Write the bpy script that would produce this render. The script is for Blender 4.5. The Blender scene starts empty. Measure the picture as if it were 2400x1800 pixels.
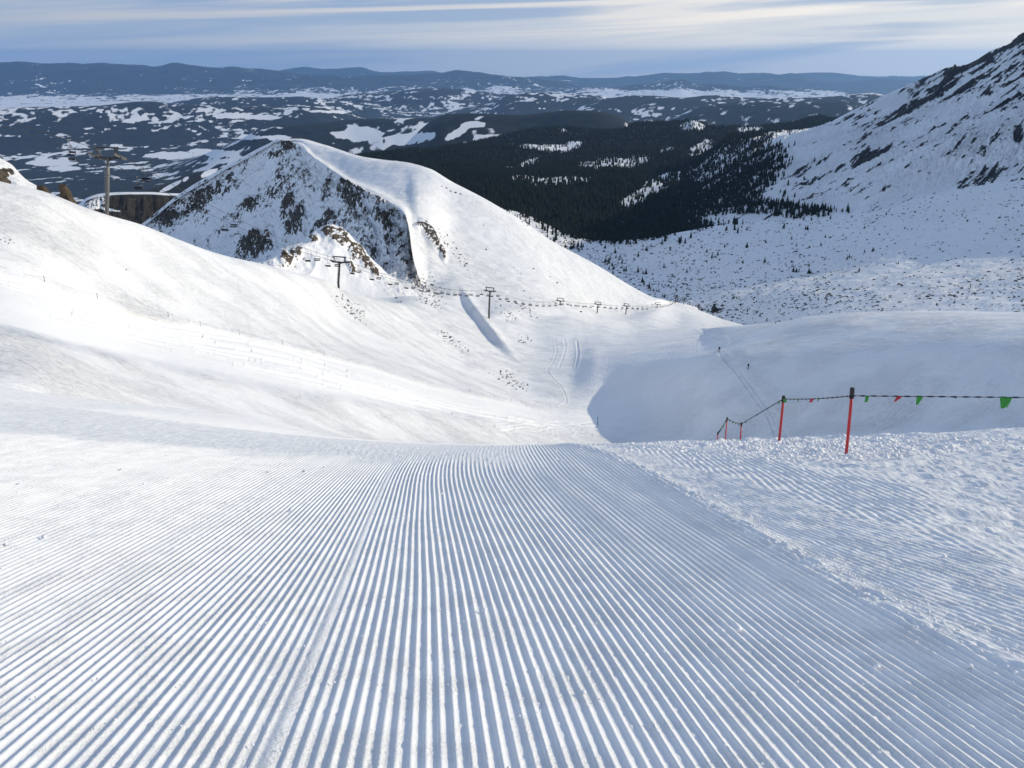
import bpy, math, random
import numpy as np
from mathutils import Vector

C = bpy.context.scene.collection
SC = bpy.context.scene
rnd = random.Random(7)
rng = np.random.default_rng(11)

# ---------------------------------------------------------------- camera, sky, sun, exposure
PITCH = math.radians(23.1)
FPX = 1803.0
cam = bpy.data.cameras.new("camera")
cam_ob = bpy.data.objects.new("camera", cam)
C.objects.link(cam_ob)
cam.sensor_width = 36.0
cam.lens = 36.0 * FPX / 2400.0
cam.clip_start, cam.clip_end = 0.1, 250000.0
cam_ob.location = (0, 0, 0)
cam_ob.rotation_euler = (math.pi / 2 - PITCH, 0, 0)
SC.camera = cam_ob

SUN_EL, SUN_AZ = 22.0, 82.0            # azimuth clockwise from +Y
w = bpy.data.worlds.new("World")
SC.world = w
w.use_nodes = True
nt = w.node_tree
for n in list(nt.nodes):
    nt.nodes.remove(n)
def N(tree, kind, **kw):
    n = tree.nodes.new(kind)
    for k, v in kw.items():
        setattr(n, k, v)
    return n
out = N(nt, 'ShaderNodeOutputWorld')
bg = N(nt, 'ShaderNodeBackground')
bg.inputs['Strength'].default_value = 0.15
sky = N(nt, 'ShaderNodeTexSky', sky_type='NISHITA')
sky.sun_disc = False
sky.sun_elevation = math.radians(SUN_EL)
sky.sun_rotation = math.radians(SUN_AZ)
sky.altitude = 1900
sky.air_density = 1.0
sky.dust_density = 0.6
sky.ozone_density = 1.5
# a thin veil of high cloud near the horizon, whiter towards the sun, with long bands of cirrus,
# all laid out on the directions of the sky
def M(op, a, b=None, clamp=False):
    n = N(nt, 'ShaderNodeMath', operation=op, use_clamp=clamp)
    for i, v in enumerate((a, b)):
        if v is None: continue
        if hasattr(v, 'links'): nt.links.new(v, n.inputs[i])
        else: n.inputs[i].default_value = v
    return n.outputs[0]
def MIX(f, a, b):
    n = N(nt, 'ShaderNodeMixRGB')
    for k, v in (('Fac', f), ('Color1', a), ('Color2', b)):
        if hasattr(v, 'links'): nt.links.new(v, n.inputs[k])
        else: n.inputs[k].default_value = v
    return n.outputs[0]
def RANGE(v, a, b, c=0.0, d=1.0):
    n = N(nt, 'ShaderNodeMapRange', interpolation_type='SMOOTHSTEP')
    nt.links.new(v, n.inputs['Value'])
    for k, q in zip(('From Min', 'From Max', 'To Min', 'To Max'), (a, b, c, d)): n.inputs[k].default_value = q
    return n.outputs['Result']
tc = N(nt, 'ShaderNodeTexCoord')
sx = N(nt, 'ShaderNodeSeparateXYZ'); nt.links.new(tc.outputs['Generated'], sx.inputs[0])
def bands(scale, tilt, lo, hi, seed):
    mp = N(nt, 'ShaderNodeMapping')
    mp.inputs['Location'].default_value = (seed, seed * .7, seed * 1.3)
    m0 = N(nt, 'ShaderNodeMapping'); m0.inputs['Rotation'].default_value = (0, math.radians(tilt), 0)
    mp.inputs['Scale'].default_value = scale
    no = N(nt, 'ShaderNodeTexNoise'); no.inputs['Scale'].default_value = 1.0
    no.inputs['Detail'].default_value = 7; no.inputs['Roughness'].default_value = 0.5; no.inputs['Distortion'].default_value = 0.6
    nt.links.new(tc.outputs['Generated'], m0.inputs['Vector']); nt.links.new(m0.outputs['Vector'], mp.inputs['Vector']); nt.links.new(mp.outputs['Vector'], no.inputs['Vector'])
    return RANGE(no.outputs['Fac'], lo, hi)
toward = RANGE(sx.outputs['X'], -0.75, 0.75)
tint = N(nt, 'ShaderNodeMixRGB', blend_type='MULTIPLY'); tint.inputs['Fac'].default_value = 1
tint.inputs['Color2'].default_value = (1.12, 1.03, 0.95, 1)
nt.links.new(sky.outputs['Color'], tint.inputs['Color1'])
veil_col = MIX(toward, (1.55, 2.13, 3.16, 1), (4.3, 4.3, 4.35, 1))
band_col = MIX(toward, (2.3, 2.5, 3.0, 1), (6.3, 5.75, 5.1, 1))
blue_col = MIX(toward, (1.15, 1.84, 3.16, 1), (1.72, 2.42, 3.45, 1))
veil = RANGE(sx.outputs['Z'], 0.06, 0.22, 0.95, 0.0)
c = MIX(M('MULTIPLY', bands((2.0, 2.0, 26), 2.6, 0.45, 0.62, 3.1), 0.75), veil_col, blue_col)
c = MIX(M('MULTIPLY', M('MULTIPLY', bands((1.6, 1.6, 44), 2.2, 0.45, 0.61, 0.4), RANGE(sx.outputs['Z'], 0.0, 0.034, 0.0, 1)), 0.85), c, band_col)
high = MIX(M('MULTIPLY', bands((3.0, 2.2, 3.0), 0, 0.36, 0.62, 7.7), 0.22), tint.outputs['Color'], (5.5, 6.2, 7.6, 1))  # unseen cirrus over the upper sky, added to brighten the ambient light
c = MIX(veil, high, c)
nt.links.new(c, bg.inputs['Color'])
nt.links.new(bg.outputs['Background'], out.inputs['Surface'])

sun = bpy.data.lights.new("sun", 'SUN')
sun.energy = 2.45
sun.angle = math.radians(0.5)
sun.color = (1.0, 0.87, 0.63)
sun_ob = bpy.data.objects.new("sun", sun)
C.objects.link(sun_ob)
az, el = math.radians(SUN_AZ), math.radians(SUN_EL)
SUN = Vector((math.sin(az) * math.cos(el), math.cos(az) * math.cos(el), math.sin(el)))
sun_ob.rotation_euler = SUN.to_track_quat('Z', 'Y').to_euler()

SC.view_settings.view_transform = 'Standard'
SC.view_settings.look = 'None'
SC.view_settings.exposure = 0.31
SC.view_settings.gamma = 1.0
SC.view_settings.use_curve_mapping = False
SC.cycles.use_denoising = True
SC.cycles.max_bounces = 6
SC.cycles.diffuse_bounces = 3
SC.cycles.volume_bounces = 2

# ---------------------------------------------------------------- helpers: noise
_p = rng.permutation(256)
_p = np.concatenate([_p, _p, _p])
_g2 = np.stack([np.cos(np.arange(256) * 2.399963), np.sin(np.arange(256) * 2.399963)], 1)
def perlin(x, y, seed=0):
    x = np.asarray(x, float) + seed * 17.13
    y = np.asarray(y, float) + seed * 9.71
    xi = np.floor(x).astype(int); yi = np.floor(y).astype(int)
    xf = x - xi; yf = y - yi
    xi &= 255; yi &= 255
    u = xf * xf * xf * (xf * (xf * 6 - 15) + 10)
    v = yf * yf * yf * (yf * (yf * 6 - 15) + 10)
    def g(ix, iy, dx, dy):
        h = _p[_p[ix] + iy]
        gr = _g2[h]
        return gr[..., 0] * dx + gr[..., 1] * dy
    a = g(xi, yi, xf, yf); b = g((xi + 1) & 255, yi, xf - 1, yf)
    c = g(xi, (yi + 1) & 255, xf, yf - 1); d = g((xi + 1) & 255, (yi + 1) & 255, xf - 1, yf - 1)
    return (a + u * (b - a) + v * ((c + u * (d - c)) - (a + u * (b - a)))) * 1.5
def fbm(x, y, octv=4, gain=0.5, seed=0, ridge=False):
    s = 0.0; a = 1.0; n = 0.0; f = 1.0
    for o in range(octv):
        p = perlin(x * f, y * f, seed + o * 3)
        if ridge:
            p = 1 - 2 * np.abs(p)
        s = s + a * p; n += a
        a *= gain; f *= 2.03
    return s / n
def sm(a, b, x):
    t = np.clip((x - a) / (b - a), 0, 1)
    return t * t * (3 - 2 * t)
def pchip(xk, yk, x):
    xk = np.asarray(xk, float); yk = np.asarray(yk, float)
    h = np.diff(xk); d = np.diff(yk) / h
    m = np.zeros_like(yk)
    if len(xk) > 2:
        w1 = 2 * h[1:] + h[:-1]; w2 = h[1:] + 2 * h[:-1]
        ok = d[:-1] * d[1:] > 0
        with np.errstate(all='ignore'):
            mm = (w1 + w2) / (w1 / d[:-1] + w2 / d[1:])
        m[1:-1] = np.where(ok, mm, 0)
    m[0], m[-1] = d[0], d[-1]
    x = np.clip(x, xk[0], xk[-1])
    i = np.clip(np.searchsorted(xk, x) - 1, 0, len(h) - 1)
    t = (x - xk[i]) / h[i]
    t2, t3 = t * t, t * t * t
    return ((2*t3 - 3*t2 + 1) * yk[i] + (t3 - 2*t2 + t) * h[i] * m[i]
            + (-2*t3 + 3*t2) * yk[i+1] + (t3 - t2) * h[i] * m[i+1])

CP, SP = math.cos(PITCH), math.sin(PITCH)
def ray(px, py):
    """unit direction through a point of the 2400 x 1800 photograph"""
    px = np.asarray(px, float); py = np.asarray(py, float)
    xc = (px - 1200) / FPX; yc = -(py - 900) / FPX
    v = np.stack([xc + 0 * yc, CP + yc * SP + 0 * xc, -SP + yc * CP + 0 * xc], -1)
    return v / np.linalg.norm(v, axis=-1, keepdims=True)
def pt(px, py, r):
    return ray(px, py) * np.asarray(r, float)[..., None]
def project(P):
    x, y, z = P[..., 0], P[..., 1], P[..., 2]
    zc = y * CP - z * SP
    return 1200 + FPX * x / zc, 900 - FPX * (y * SP + z * CP) / zc

# ---------------------------------------------------------------- helpers: meshes
def mesh_from(name, verts, faces, mat=None, smooth=False, parent=None, attrs=None):
    me = bpy.data.meshes.new(name)
    verts = np.asarray(verts, np.float32)
    if isinstance(faces, np.ndarray):
        nf, k = faces.shape
        me.vertices.add(len(verts)); me.vertices.foreach_set('co', verts.ravel())
        me.loops.add(nf * k); me.loops.foreach_set('vertex_index', faces.astype(np.int32).ravel())
        me.polygons.add(nf)
        me.polygons.foreach_set('loop_start', np.arange(nf, dtype=np.int32) * k)
        me.update(calc_edges=True)
    else:
        me.from_pydata([tuple(v) for v in verts], [], [tuple(f) for f in faces])
        me.update()
    if smooth:
        me.polygons.foreach_set('use_smooth', np.ones(len(me.polygons), bool))
    for k, v in (attrs or {}).items():
        a = me.attributes.new(k, 'FLOAT', 'POINT')
        a.data.foreach_set('value', np.asarray(v, np.float32).ravel())
    if mat:
        me.materials.append(mat)
    ob = bpy.data.objects.new(name, me)
    C.objects.link(ob)
    if parent:
        ob.parent = parent
    return ob
def grid_faces(nr, nc, mask=None):
    i = np.arange(nr * nc).reshape(nr, nc)
    f = np.stack([i[:-1, :-1], i[:-1, 1:], i[1:, 1:], i[1:, :-1]], -1).reshape(-1, 4)
    return f if mask is None else f[mask.reshape(-1)]
def compact(verts, faces, *arrs):
    used = np.zeros(len(verts), bool); used[faces.ravel()] = True
    idx = np.cumsum(used) - 1
    return (verts[used], idx[faces]) + tuple(a[used] for a in arrs)
def tag(o, label=None, cat=None, group=None, kind=None):
    if label: o['label'] = label
    if cat: o['category'] = cat
    if group: o['group'] = group
    if kind: o['kind'] = kind
    return o
def empty(name, loc):
    o = bpy.data.objects.new(name, None)
    o.empty_display_size = 0.2
    o.location = loc
    C.objects.link(o)
    return o
class MB:
    """collects boxes, bars and lathes into one mesh"""
    def __init__(s): s.v = []; s.f = []
    def add(s, v, f):
        b = len(s.v); s.v += [tuple(map(float, p)) for p in v]; s.f += [tuple(i + b for i in q) for q in f]
    def box(s, c, size, ax=None):
        c = Vector(c); hx, hy, hz = [q / 2 for q in size]
        X, Y, Z = ax if ax else (Vector((1,0,0)), Vector((0,1,0)), Vector((0,0,1)))
        v = [c + X*(sx*hx) + Y*(sy*hy) + Z*(sz*hz) for sz in (-1,1) for sy in (-1,1) for sx in (-1,1)]
        s.add(v, [(0,2,3,1),(4,5,7,6),(0,1,5,4),(2,6,7,3),(0,4,6,2),(1,3,7,5)])
    def tube(s, pts, r, n=8, cap=True):
        pts = [Vector(p) for p in pts]
        rs = r if isinstance(r, (list, tuple)) else [r] * len(pts)
        rings = []
        up0 = Vector((0.13, 0.27, 1)).normalized()
        for i, p in enumerate(pts):
            t = (pts[min(i+1, len(pts)-1)] - pts[max(i-1, 0)]).normalized()
            a = up0 if abs(t.dot(up0)) < 0.95 else Vector((1, 0.1, 0))
            u = t.cross(a).normalized(); q = t.cross(u)
            rings.append([p + (u*math.cos(2*math.pi*k/n) + q*math.sin(2*math.pi*k/n)) * rs[i] for k in range(n)])
        v = [x for rg in rings for x in rg]
        f = [(i*n+k, i*n+(k+1) % n, (i+1)*n+(k+1) % n, (i+1)*n+k) for i in range(len(pts)-1) for k in range(n)]
        if cap:
            f += [tuple(range(n))[::-1], tuple((len(pts)-1)*n + k for k in range(n))]
        s.add(v, f)
    def build(s, name, mat, parent=None, smooth=False):
        return mesh_from(name, s.v, s.f, mat, smooth, parent)
ICO_V = []
_t = (1 + 5 ** .5) / 2
for a, b in ((-1, _t), (1, _t), (-1, -_t), (1, -_t)):
    ICO_V.append((a, b, 0))
for a, b in ((-1, _t), (1, _t), (-1, -_t), (1, -_t)):
    ICO_V.append((0, a, b))
for a, b in ((_t, -1), (_t, 1), (-_t, -1), (-_t, 1)):
    ICO_V.append((a, 0, b))
ICO_V = np.array(ICO_V) / np.linalg.norm(ICO_V[0])
ICO_F = np.array([(0,11,5),(0,5,1),(0,1,7),(0,7,10),(0,10,11),(1,5,9),(5,11,4),(11,10,2),(10,7,6),(7,1,8),
                  (3,9,4),(3,4,2),(3,2,6),(3,6,8),(3,8,9),(4,9,5),(2,4,11),(6,2,10),(8,6,7),(9,8,1)])
def blobs(name, pos, size, mat, jitter=0.25, smooth=False):
    """many small lumps as one mesh; size is (n,3)"""
    n = len(pos)
    v = ICO_V[None] * (1 + rng.uniform(-jitter, jitter, (n, 12, 1))) * size[:, None, :]
    a = rng.uniform(0, 6.28, n)
    ca, sa = np.cos(a)[:, None], np.sin(a)[:, None]
    v = np.stack([v[..., 0]*ca - v[..., 1]*sa, v[..., 0]*sa + v[..., 1]*ca, v[..., 2]], -1) + pos[:, None, :]
    f = ICO_F[None] + (np.arange(n) * 12)[:, None, None]
    return mesh_from(name, v.reshape(-1, 3), f.reshape(-1, 3), mat, smooth)

# ---------------------------------------------------------------- materials
def new_mat(name):
    m = bpy.data.materials.new(name); m.use_nodes = True
    t = m.node_tree
    b = t.nodes['Principled BSDF']
    return m, t, b
def simple_mat(name, col, rough=0.6, metal=0.0, vary=0.15, scale=8.0):
    m, t, b = new_mat(name)
    tc = N(t, 'ShaderNodeTexCoord')
    no = N(t, 'ShaderNodeTexNoise'); no.inputs['Scale'].default_value = scale; no.inputs['Detail'].default_value = 4
    hs = N(t, 'ShaderNodeMixRGB', blend_type='MULTIPLY'); hs.inputs['Fac'].default_value = 1
    hs.inputs['Color1'].default_value = (*col, 1)
    rp = N(t, 'ShaderNodeMapRange')
    rp.inputs['To Min'].default_value = 1 - vary * 2; rp.inputs['To Max'].default_value = 1 + vary * 2
    t.links.new(tc.outputs['Object'], no.inputs['Vector'])
    t.links.new(no.outputs['Fac'], rp.inputs['Value'])
    t.links.new(rp.outputs['Result'], hs.inputs['Color2'])
    t.links.new(hs.outputs['Color'], b.inputs['Base Color'])
    b.inputs['Roughness'].default_value = rough
    b.inputs['Specular IOR Level'].default_value = 0.5 if rough < 0.65 else 0.06
    b.inputs['Metallic'].default_value = metal
    return m
def snow_mat(name, bumps, rock=None, rock_col=((0.035, 0.03, 0.027), (0.11, 0.09, 0.07)), soft=0.06,
             forest=False, base=(0.875, 0.88, 0.89), nscale=0.25, namp=0.35, groom=False):
    """snow with several layers of bump (scale, distance, stretch vector);
    'rock' names the vertex attribute where stone shows through"""
    m, t, b = new_mat(name)
    b.inputs['Roughness'].default_value = 0.65
    b.inputs['Specular IOR Level'].default_value = 0.08
    geo = N(t, 'ShaderNodeNewGeometry')
    prev = None
    for sc, dist, st in bumps:
        mp = N(t, 'ShaderNodeMapping')
        mp.inputs['Scale'].default_value = st[:3]
        mp.inputs['Rotation'].default_value = (0, 0, st[3] if len(st) > 3 else 0)
        no = N(t, 'ShaderNodeTexNoise'); no.inputs['Scale'].default_value = sc
        no.inputs['Detail'].default_value = 6; no.inputs['Roughness'].default_value = 0.6
        bp = N(t, 'ShaderNodeBump'); bp.inputs['Strength'].default_value = 1.0
        bp.inputs['Distance'].default_value = dist
        t.links.new(geo.outputs['Position'], mp.inputs['Vector'])
        t.links.new(mp.outputs['Vector'], no.inputs['Vector'])
        pn = N(t, 'ShaderNodeTexNoise'); pn.inputs['Scale'].default_value = sc * 0.06; pn.inputs['Detail'].default_value = 3
        pr = N(t, 'ShaderNodeMapRange', interpolation_type='SMOOTHSTEP')
        pr.inputs['From Min'].default_value = 0.40; pr.inputs['From Max'].default_value = 0.62; pr.inputs['To Min'].default_value = 0.30; pr.inputs['To Max'].default_value = 1.25
        t.links.new(geo.outputs['Position'], pn.inputs['Vector']); t.links.new(pn.outputs['Fac'], pr.inputs['Value'])
        ml = N(t, 'ShaderNodeMath', operation='MULTIPLY')
        t.links.new(no.outputs['Fac'], ml.inputs[0]); t.links.new(pr.outputs['Result'], ml.inputs[1])
        hsrc = ml.outputs[0]
        if groom:
            ga = N(t, 'ShaderNodeAttribute', attribute_name='groom')
            gm = N(t, 'ShaderNodeMath', operation='MULTIPLY'); t.links.new(hsrc, gm.inputs[0]); t.links.new(ga.outputs['Fac'], gm.inputs[1]); hsrc = gm.outputs[0]
        t.links.new(hsrc, bp.inputs['Height'])
        if prev: t.links.new(prev.outputs['Normal'], bp.inputs['Normal'])
        prev = bp
    if prev: t.links.new(prev.outputs['Normal'], b.inputs['Normal'])
    col = N(t, 'ShaderNodeRGB'); col.outputs[0].default_value = (*base, 1)
    src = col.outputs[0]
    if rock:
        at = N(t, 'ShaderNodeAttribute', attribute_name=rock)
        no = N(t, 'ShaderNodeTexNoise'); no.inputs['Scale'].default_value = nscale
        no.inputs['Detail'].default_value = 7; no.inputs['Roughness'].default_value = 0.65
        t.links.new(geo.outputs['Position'], no.inputs['Vector'])
        mr = N(t, 'ShaderNodeMapRange'); mr.inputs['To Min'].default_value = -namp; mr.inputs['To Max'].default_value = namp
        mr.inputs['From Min'].default_value = 0.2; mr.inputs['From Max'].default_value = 0.8
        t.links.new(no.outputs['Fac'], mr.inputs['Value'])
        ad = N(t, 'ShaderNodeMath', operation='ADD')
        t.links.new(at.outputs['Fac'], ad.inputs[0]); t.links.new(mr.outputs['Result'], ad.inputs[1])
        st = N(t, 'ShaderNodeMapRange', interpolation_type='SMOOTHSTEP')
        st.inputs['From Min'].default_value = 0.5 - soft; st.inputs['From Max'].default_value = 0.5 + soft
        t.links.new(ad.outputs[0], st.inputs['Value'])
        n2 = N(t, 'ShaderNodeTexNoise'); n2.inputs['Scale'].default_value = nscale * 2.7; n2.inputs['Detail'].default_value = 5
        t.links.new(geo.outputs['Position'], n2.inputs['Vector'])
        rc = N(t, 'ShaderNodeMixRGB'); rc.inputs['Color1'].default_value = (*rock_col[0], 1); rc.inputs['Color2'].default_value = (*rock_col[1], 1)
        c2 = N(t, 'ShaderNodeMapRange'); c2.inputs['From Min'].default_value = 0.35; c2.inputs['From Max'].default_value = 0.7
        t.links.new(n2.outputs['Fac'], c2.inputs['Value']); t.links.new(c2.outputs['Result'], rc.inputs['Fac'])
        mx = N(t, 'ShaderNodeMixRGB')
        t.links.new(st.outputs['Result'], mx.inputs['Fac'])
        t.links.new(src, mx.inputs['Color1']); t.links.new(rc.outputs['Color'], mx.inputs['Color2'])
        src = mx.outputs['Color']
    t.links.new(src, b.inputs['Base Color'])
    return m

M_PISTE = snow_mat('groomed_snow', [(60, 0.010, (1, 1, 1)), (9, 0.006, (1, 1, 1))])
M_SLOPE = snow_mat('wind_packed_snow', [(0.12, 2.2, (0.5, 1.5, 1, 0.5)), (0.45, 0.9, (0.35, 1.6, 1, 0.6)), (1.8, 0.32, (0.5, 1.6, 1, 0.7))], rock='rock', nscale=0.5, groom=True)
M_KNOLL = snow_mat('rocky_snow', [(0.5, 1.0, (1, 1, 1))], rock='rock', rock_col=((0.05, 0.04, 0.03), (0.17, 0.13, 0.09)), nscale=0.45)
M_BASIN = snow_mat('basin_snow', [(0.05, 5.0, (0.7, 1.2, 1)), (0.25, 1.2, (0.6, 1.4, 1))], rock='rock', nscale=0.18)
M_MOUNT = snow_mat('mountain_snow', [(0.02, 22.0, (1, 1, 1)), (0.1, 5.0, (1, 1, 1))], rock='rock', rock_col=((0.018, 0.019, 0.022), (0.045, 0.044, 0.046)), nscale=0.05, namp=0.25)
M_FORESTFLOOR = snow_mat('forest_floor', [], rock='rock', rock_col=((0.010, 0.012, 0.011), (0.018, 0.018, 0.016)), nscale=0.02, namp=0.3)
M_FAR = snow_mat('far_fields', [], rock='rock', rock_col=((0.012, 0.016, 0.016), (0.03, 0.032, 0.03)), nscale=0.0035, namp=0.30, soft=0.09, base=(0.82, 0.83, 0.85))
M_CLIFF = snow_mat('cliff_stone', [(0.08, 6.0, (1, 1, 0.25))], rock='rock', rock_col=((0.025, 0.024, 0.023), (0.055, 0.048, 0.04)), nscale=0.06, namp=0.2)
M_SPRUCE = simple_mat('spruce_needles', (0.013, 0.018, 0.013), 0.8, 0, 0.3, 0.4)
M_PINE = simple_mat('dwarf_pine_needles', (0.035, 0.038, 0.026), 0.85, 0, 0.3, 0.3)
M_STEEL = simple_mat('weathered_steel', (0.055, 0.05, 0.045), 0.5, 0.4)
M_GALV = simple_mat('galvanised_steel', (0.19, 0.18, 0.165), 0.5, 0.3)
M_SEAT = simple_mat('dark_seat_pad', (0.025, 0.024, 0.026), 0.7)
M_RED = simple_mat('red_plastic', (0.5, 0.02, 0.025), 0.4, 0, 0.1, 12)
M_BLACK = simple_mat('black_rubber', (0.012, 0.012, 0.014), 0.5)
M_GREENF = simple_mat('green_pennant_cloth', (0.03, 0.27, 0.035), 0.6, 0, 0.1, 12)
M_REDF = simple_mat('red_pennant_cloth', (0.5, 0.02, 0.03), 0.6, 0, 0.1, 12)
M_ROPE = simple_mat('dark_rope', (0.04, 0.04, 0.045), 0.7)
M_WOOD = simple_mat('dark_timber', (0.035, 0.025, 0.02), 0.8)
M_ROOF = simple_mat('dark_roof', (0.03, 0.032, 0.04), 0.7)
M_CLOTH = simple_mat('dark_ski_clothing', (0.02, 0.02, 0.028), 0.8)
M_SNOWLUMP = simple_mat('snow_lumps', (0.86, 0.87, 0.9), 0.7, 0, 0.03)
M_BROWNROCK = simple_mat('brown_rock', (0.085, 0.068, 0.047), 0.9, 0, 0.35, 0.8)

# ---------------------------------------------------------------- the groomed piste in front of the camera
def zbase(x, y):
    k = .0165 + (.0055 - .0165) * sm(0, -9, x)
    yy = np.maximum(0, y - 8.5)
    s = 1.6 + .374 * y + np.where(yy > 22, k * (22 * 22 + 44 * (yy - 22)), k * yy ** 2)
    return -s + np.where(x < 0, .0054, .0036) * np.minimum(x * x, 900)
def edge_x(y):          # windrow between the fresh track and the older one
    return np.interp(y, [0, 2.59, 3.7, 5.5, 7.45, 10.5, 16, 30], [2.6, 2.28, 2.06, 1.86, 1.66, 1.25, 0.6, -0.6])
PITCHW = 0.0565
def piste_height(x, y, u):
    jit = perlin(x * 1.3, y * 0.5, 5) * 0.006
    # the comb profile: a broad ridge and a round groove, each ridge its own height
    ph = (u + jit) / PITCHW
    i = np.floor(ph)
    f = ph - i
    # steep on the side away from the sun, a rounded crest, a gentler flank, a round groove
    prof = sm(0.36, 0.66, f) * (1 - np.clip((f - 0.60) / 0.40, 0, 1) ** 1.25)
    prof = prof + 0.10 * (1 - sm(0.0, 0.25, f)) * (f < .5)
    seam = np.exp(-((u + 0.93) / 0.030) ** 2)
    prof = np.maximum(prof * (1 - 0.3 * np.exp(-((u + 0.93) / 0.06) ** 2)), 0.62 * seam)
    amp = 0.0196 * (0.86 + 0.22 * perlin(i * 0.37 + 3.3, i * 0.11 + y * 0.25, 2))
    rough = fbm(x * 2.2, y * 1.2, 3, .5, 9)
    amp = amp * (1 - 0.18 * sm(0.15, 0.5, rough))
    h1 = amp * prof
    h1 = h1 + fbm(x * 28, y * 28, 3, .6, 21) * 0.0016 + np.maximum(0, fbm(x * 16, y * 16, 2, .6, 4) - 0.38) * 0.02
    # wandering rough band at the far left of the fresh track, and the churned left margin
    band = sm(8.6, 9.6, y + 0.22 * (x + 2) + 0.4 * perlin(x, y, 8)) * sm(0.9, -0.3, x) * (1 - sm(12.3, 13.5, y + 0.3 * (x + 2)))
    left = sm(13.0, 18.5, y - 0.30 * (x + 6) + 1.2 * perlin(x * .6, y * .4, 6)) * sm(-2, -5, x)
    bl = np.clip(np.maximum(band * 0.8, left * 0.7), 0, 1)
    lumps = fbm(x * 14, y * 9, 4, .65, 30) * 0.022
    h1 = h1 * (1 - bl) + (0.008 + lumps * 0.8) * bl
    # the older track to the right
    ex = edge_x(y) + 0.05 * perlin(y * 1.7, 0 * y, 14) + 0.02 * perlin(y * 6, 0 * y, 15)
    d = x - ex
    zoneB = sm(-0.15, 0.15, x - (2.2 + 0.26 * (9.0 - y)) + 0.25 * perlin(x * 1.1, y * 1.1, 16))
    wob = 0.05 * perlin(x * .9, y * .6, 17) + 0.012 * perlin(x * 5, y * 4, 18)
    uA = (x + 0.30 * y + wob) / 0.060
    uB = (x * 0.985 - 0.06 * y + 1.4 * wob) / 0.080
    pA = 0.5 - 0.5 * np.cos(2 * np.pi * uA)
    pB = (0.5 - 0.5 * np.cos(2 * np.pi * uB)) ** 1.3
    br = 0.55 + 0.55 * fbm(x * 3.5, y * 3.0, 3, .5, 40)
    h2 = (pA * 0.015 * (1 - zoneB) + pB * 0.021 * zoneB) * np.clip(br + 0.15, 0.1, 1)
    h2 = h2 + fbm(x * 11, y * 8, 4, .62, 33) * 0.012 + 0.010
    # untracked wind-scoured crust further right
    ro = sm(-0.35, 0.45, x - np.interp(y, [2, 4.1, 5.2, 7, 9, 10.5, 12], [4.2, 3.4, 3.75, 4.1, 3.6, 2.9, 2.0]) + 0.45 * perlin(x * .8, y * .8, 50))
    a = fbm(x * 1.5 + 0.5 * y, y * 3.4, 5, .58, 60)
    bb = fbm(x * 4.0, y * 6.5, 4, .6, 70, True)
    h3 = 0.085 * a + 0.026 * bb
    berm = sm(8.2, 9.8, y) * sm(1.9, 3.6, x) * (1 - sm(6.5, 8.5, x))
    h3 = h3 + berm * np.maximum(0, fbm(x * 2.6, y * 2.6, 4, .55, 80) + 0.05) * 0.13
    h2 = h2 * (1 - ro) + h3 * ro
    side = sm(-0.02, 0.16, d)
    wind = np.exp(-((d - 0.10) / 0.10) ** 2) * (0.026 + 0.03 * fbm(x * 7, y * 7, 3, .6, 90))
    return h1 * (1 - side) + h2 * side + wind
us = np.arange(-21.0, 12.5, PITCHW / 9.0)
ys = [1.15]
while ys[-1] < 21.0:
    ys.append(ys[-1] + max(0.018, 0.0065 * ys[-1]))
ys = np.array(ys)
def shift(u, y):
    wgt = 0.12 + 0.88 * sm(-2.9, 0.2, u)
    s = np.interp(y, np.linspace(0, 24, 13), [0.25, 0.06, -0.2, -0.48, -0.74, -0.86, -0.86, -0.8, -0.7, -0.6, -0.5, -0.4, -0.3])
    s2 = (np.interp(y - .6, np.linspace(0, 24, 13), [0.25, 0.06, -0.2, -0.48, -0.74, -0.86, -0.86, -0.8, -0.7, -0.6, -0.5, -0.4, -0.3])
          + np.interp(y + .6, np.linspace(0, 24, 13), [0.25, 0.06, -0.2, -0.48, -0.74, -0.86, -0.86, -0.8, -0.7, -0.6, -0.5, -0.4, -0.3])) / 2
    return wgt * (s + s2) / 2
def build_piste():
    V = []; F = []; base = 0
    nU = len(us)
    # columns kept per row: what the picture sees plus a margin on both sides
    half = ys * 0.98 * 0.72 + 3.2
    Y, U = np.meshgrid(ys, us, indexing='ij')
    X = U + shift(U, Y)
    keep = (np.abs(X) < half[:, None] * 1.12 + 0.2)
    idx = np.flatnonzero(keep.ravel())
    x, y, u = X.ravel()[idx], Y.ravel()[idx], U.ravel()[idx]
    z = zbase(x, y) + piste_height(x, y, u) - 0.015
    f = grid_faces(len(ys), nU)
    kf = keep.ravel()[f].all(1)
    f = f[kf]
    mp = np.full(nU * len(ys), -1); mp[idx] = np.arange(len(idx))
    f = mp[f]
    v, f = compact(np.stack([x, y, z], 1), f)
    o = mesh_from('groomed_piste', v, f[:, ::1], M_PISTE, True)
    tag(o, kind='structure')
    return o
build_piste()
# the same slope around and behind the camera, a little lower than the combed surface
gx = np.concatenate([np.arange(-60, -24, 1.5), np.arange(-24, 24, .6), np.arange(24, 61, 1.5)]); gy = np.concatenate([np.arange(-40, 0, 1.5), np.arange(0, 46, .6)])
GY, GX = np.meshgrid(gy, gx, indexing='ij')
GZ = zbase(GX, GY) - 0.10 + 0.02 * fbm(GX * .5, GY * .5, 3)
tag(mesh_from('snow_ground', np.stack([GX, GY, GZ], -1).reshape(-1, 3), grid_faces(len(gy), len(gx)), M_PISTE, True), kind='structure')

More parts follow.
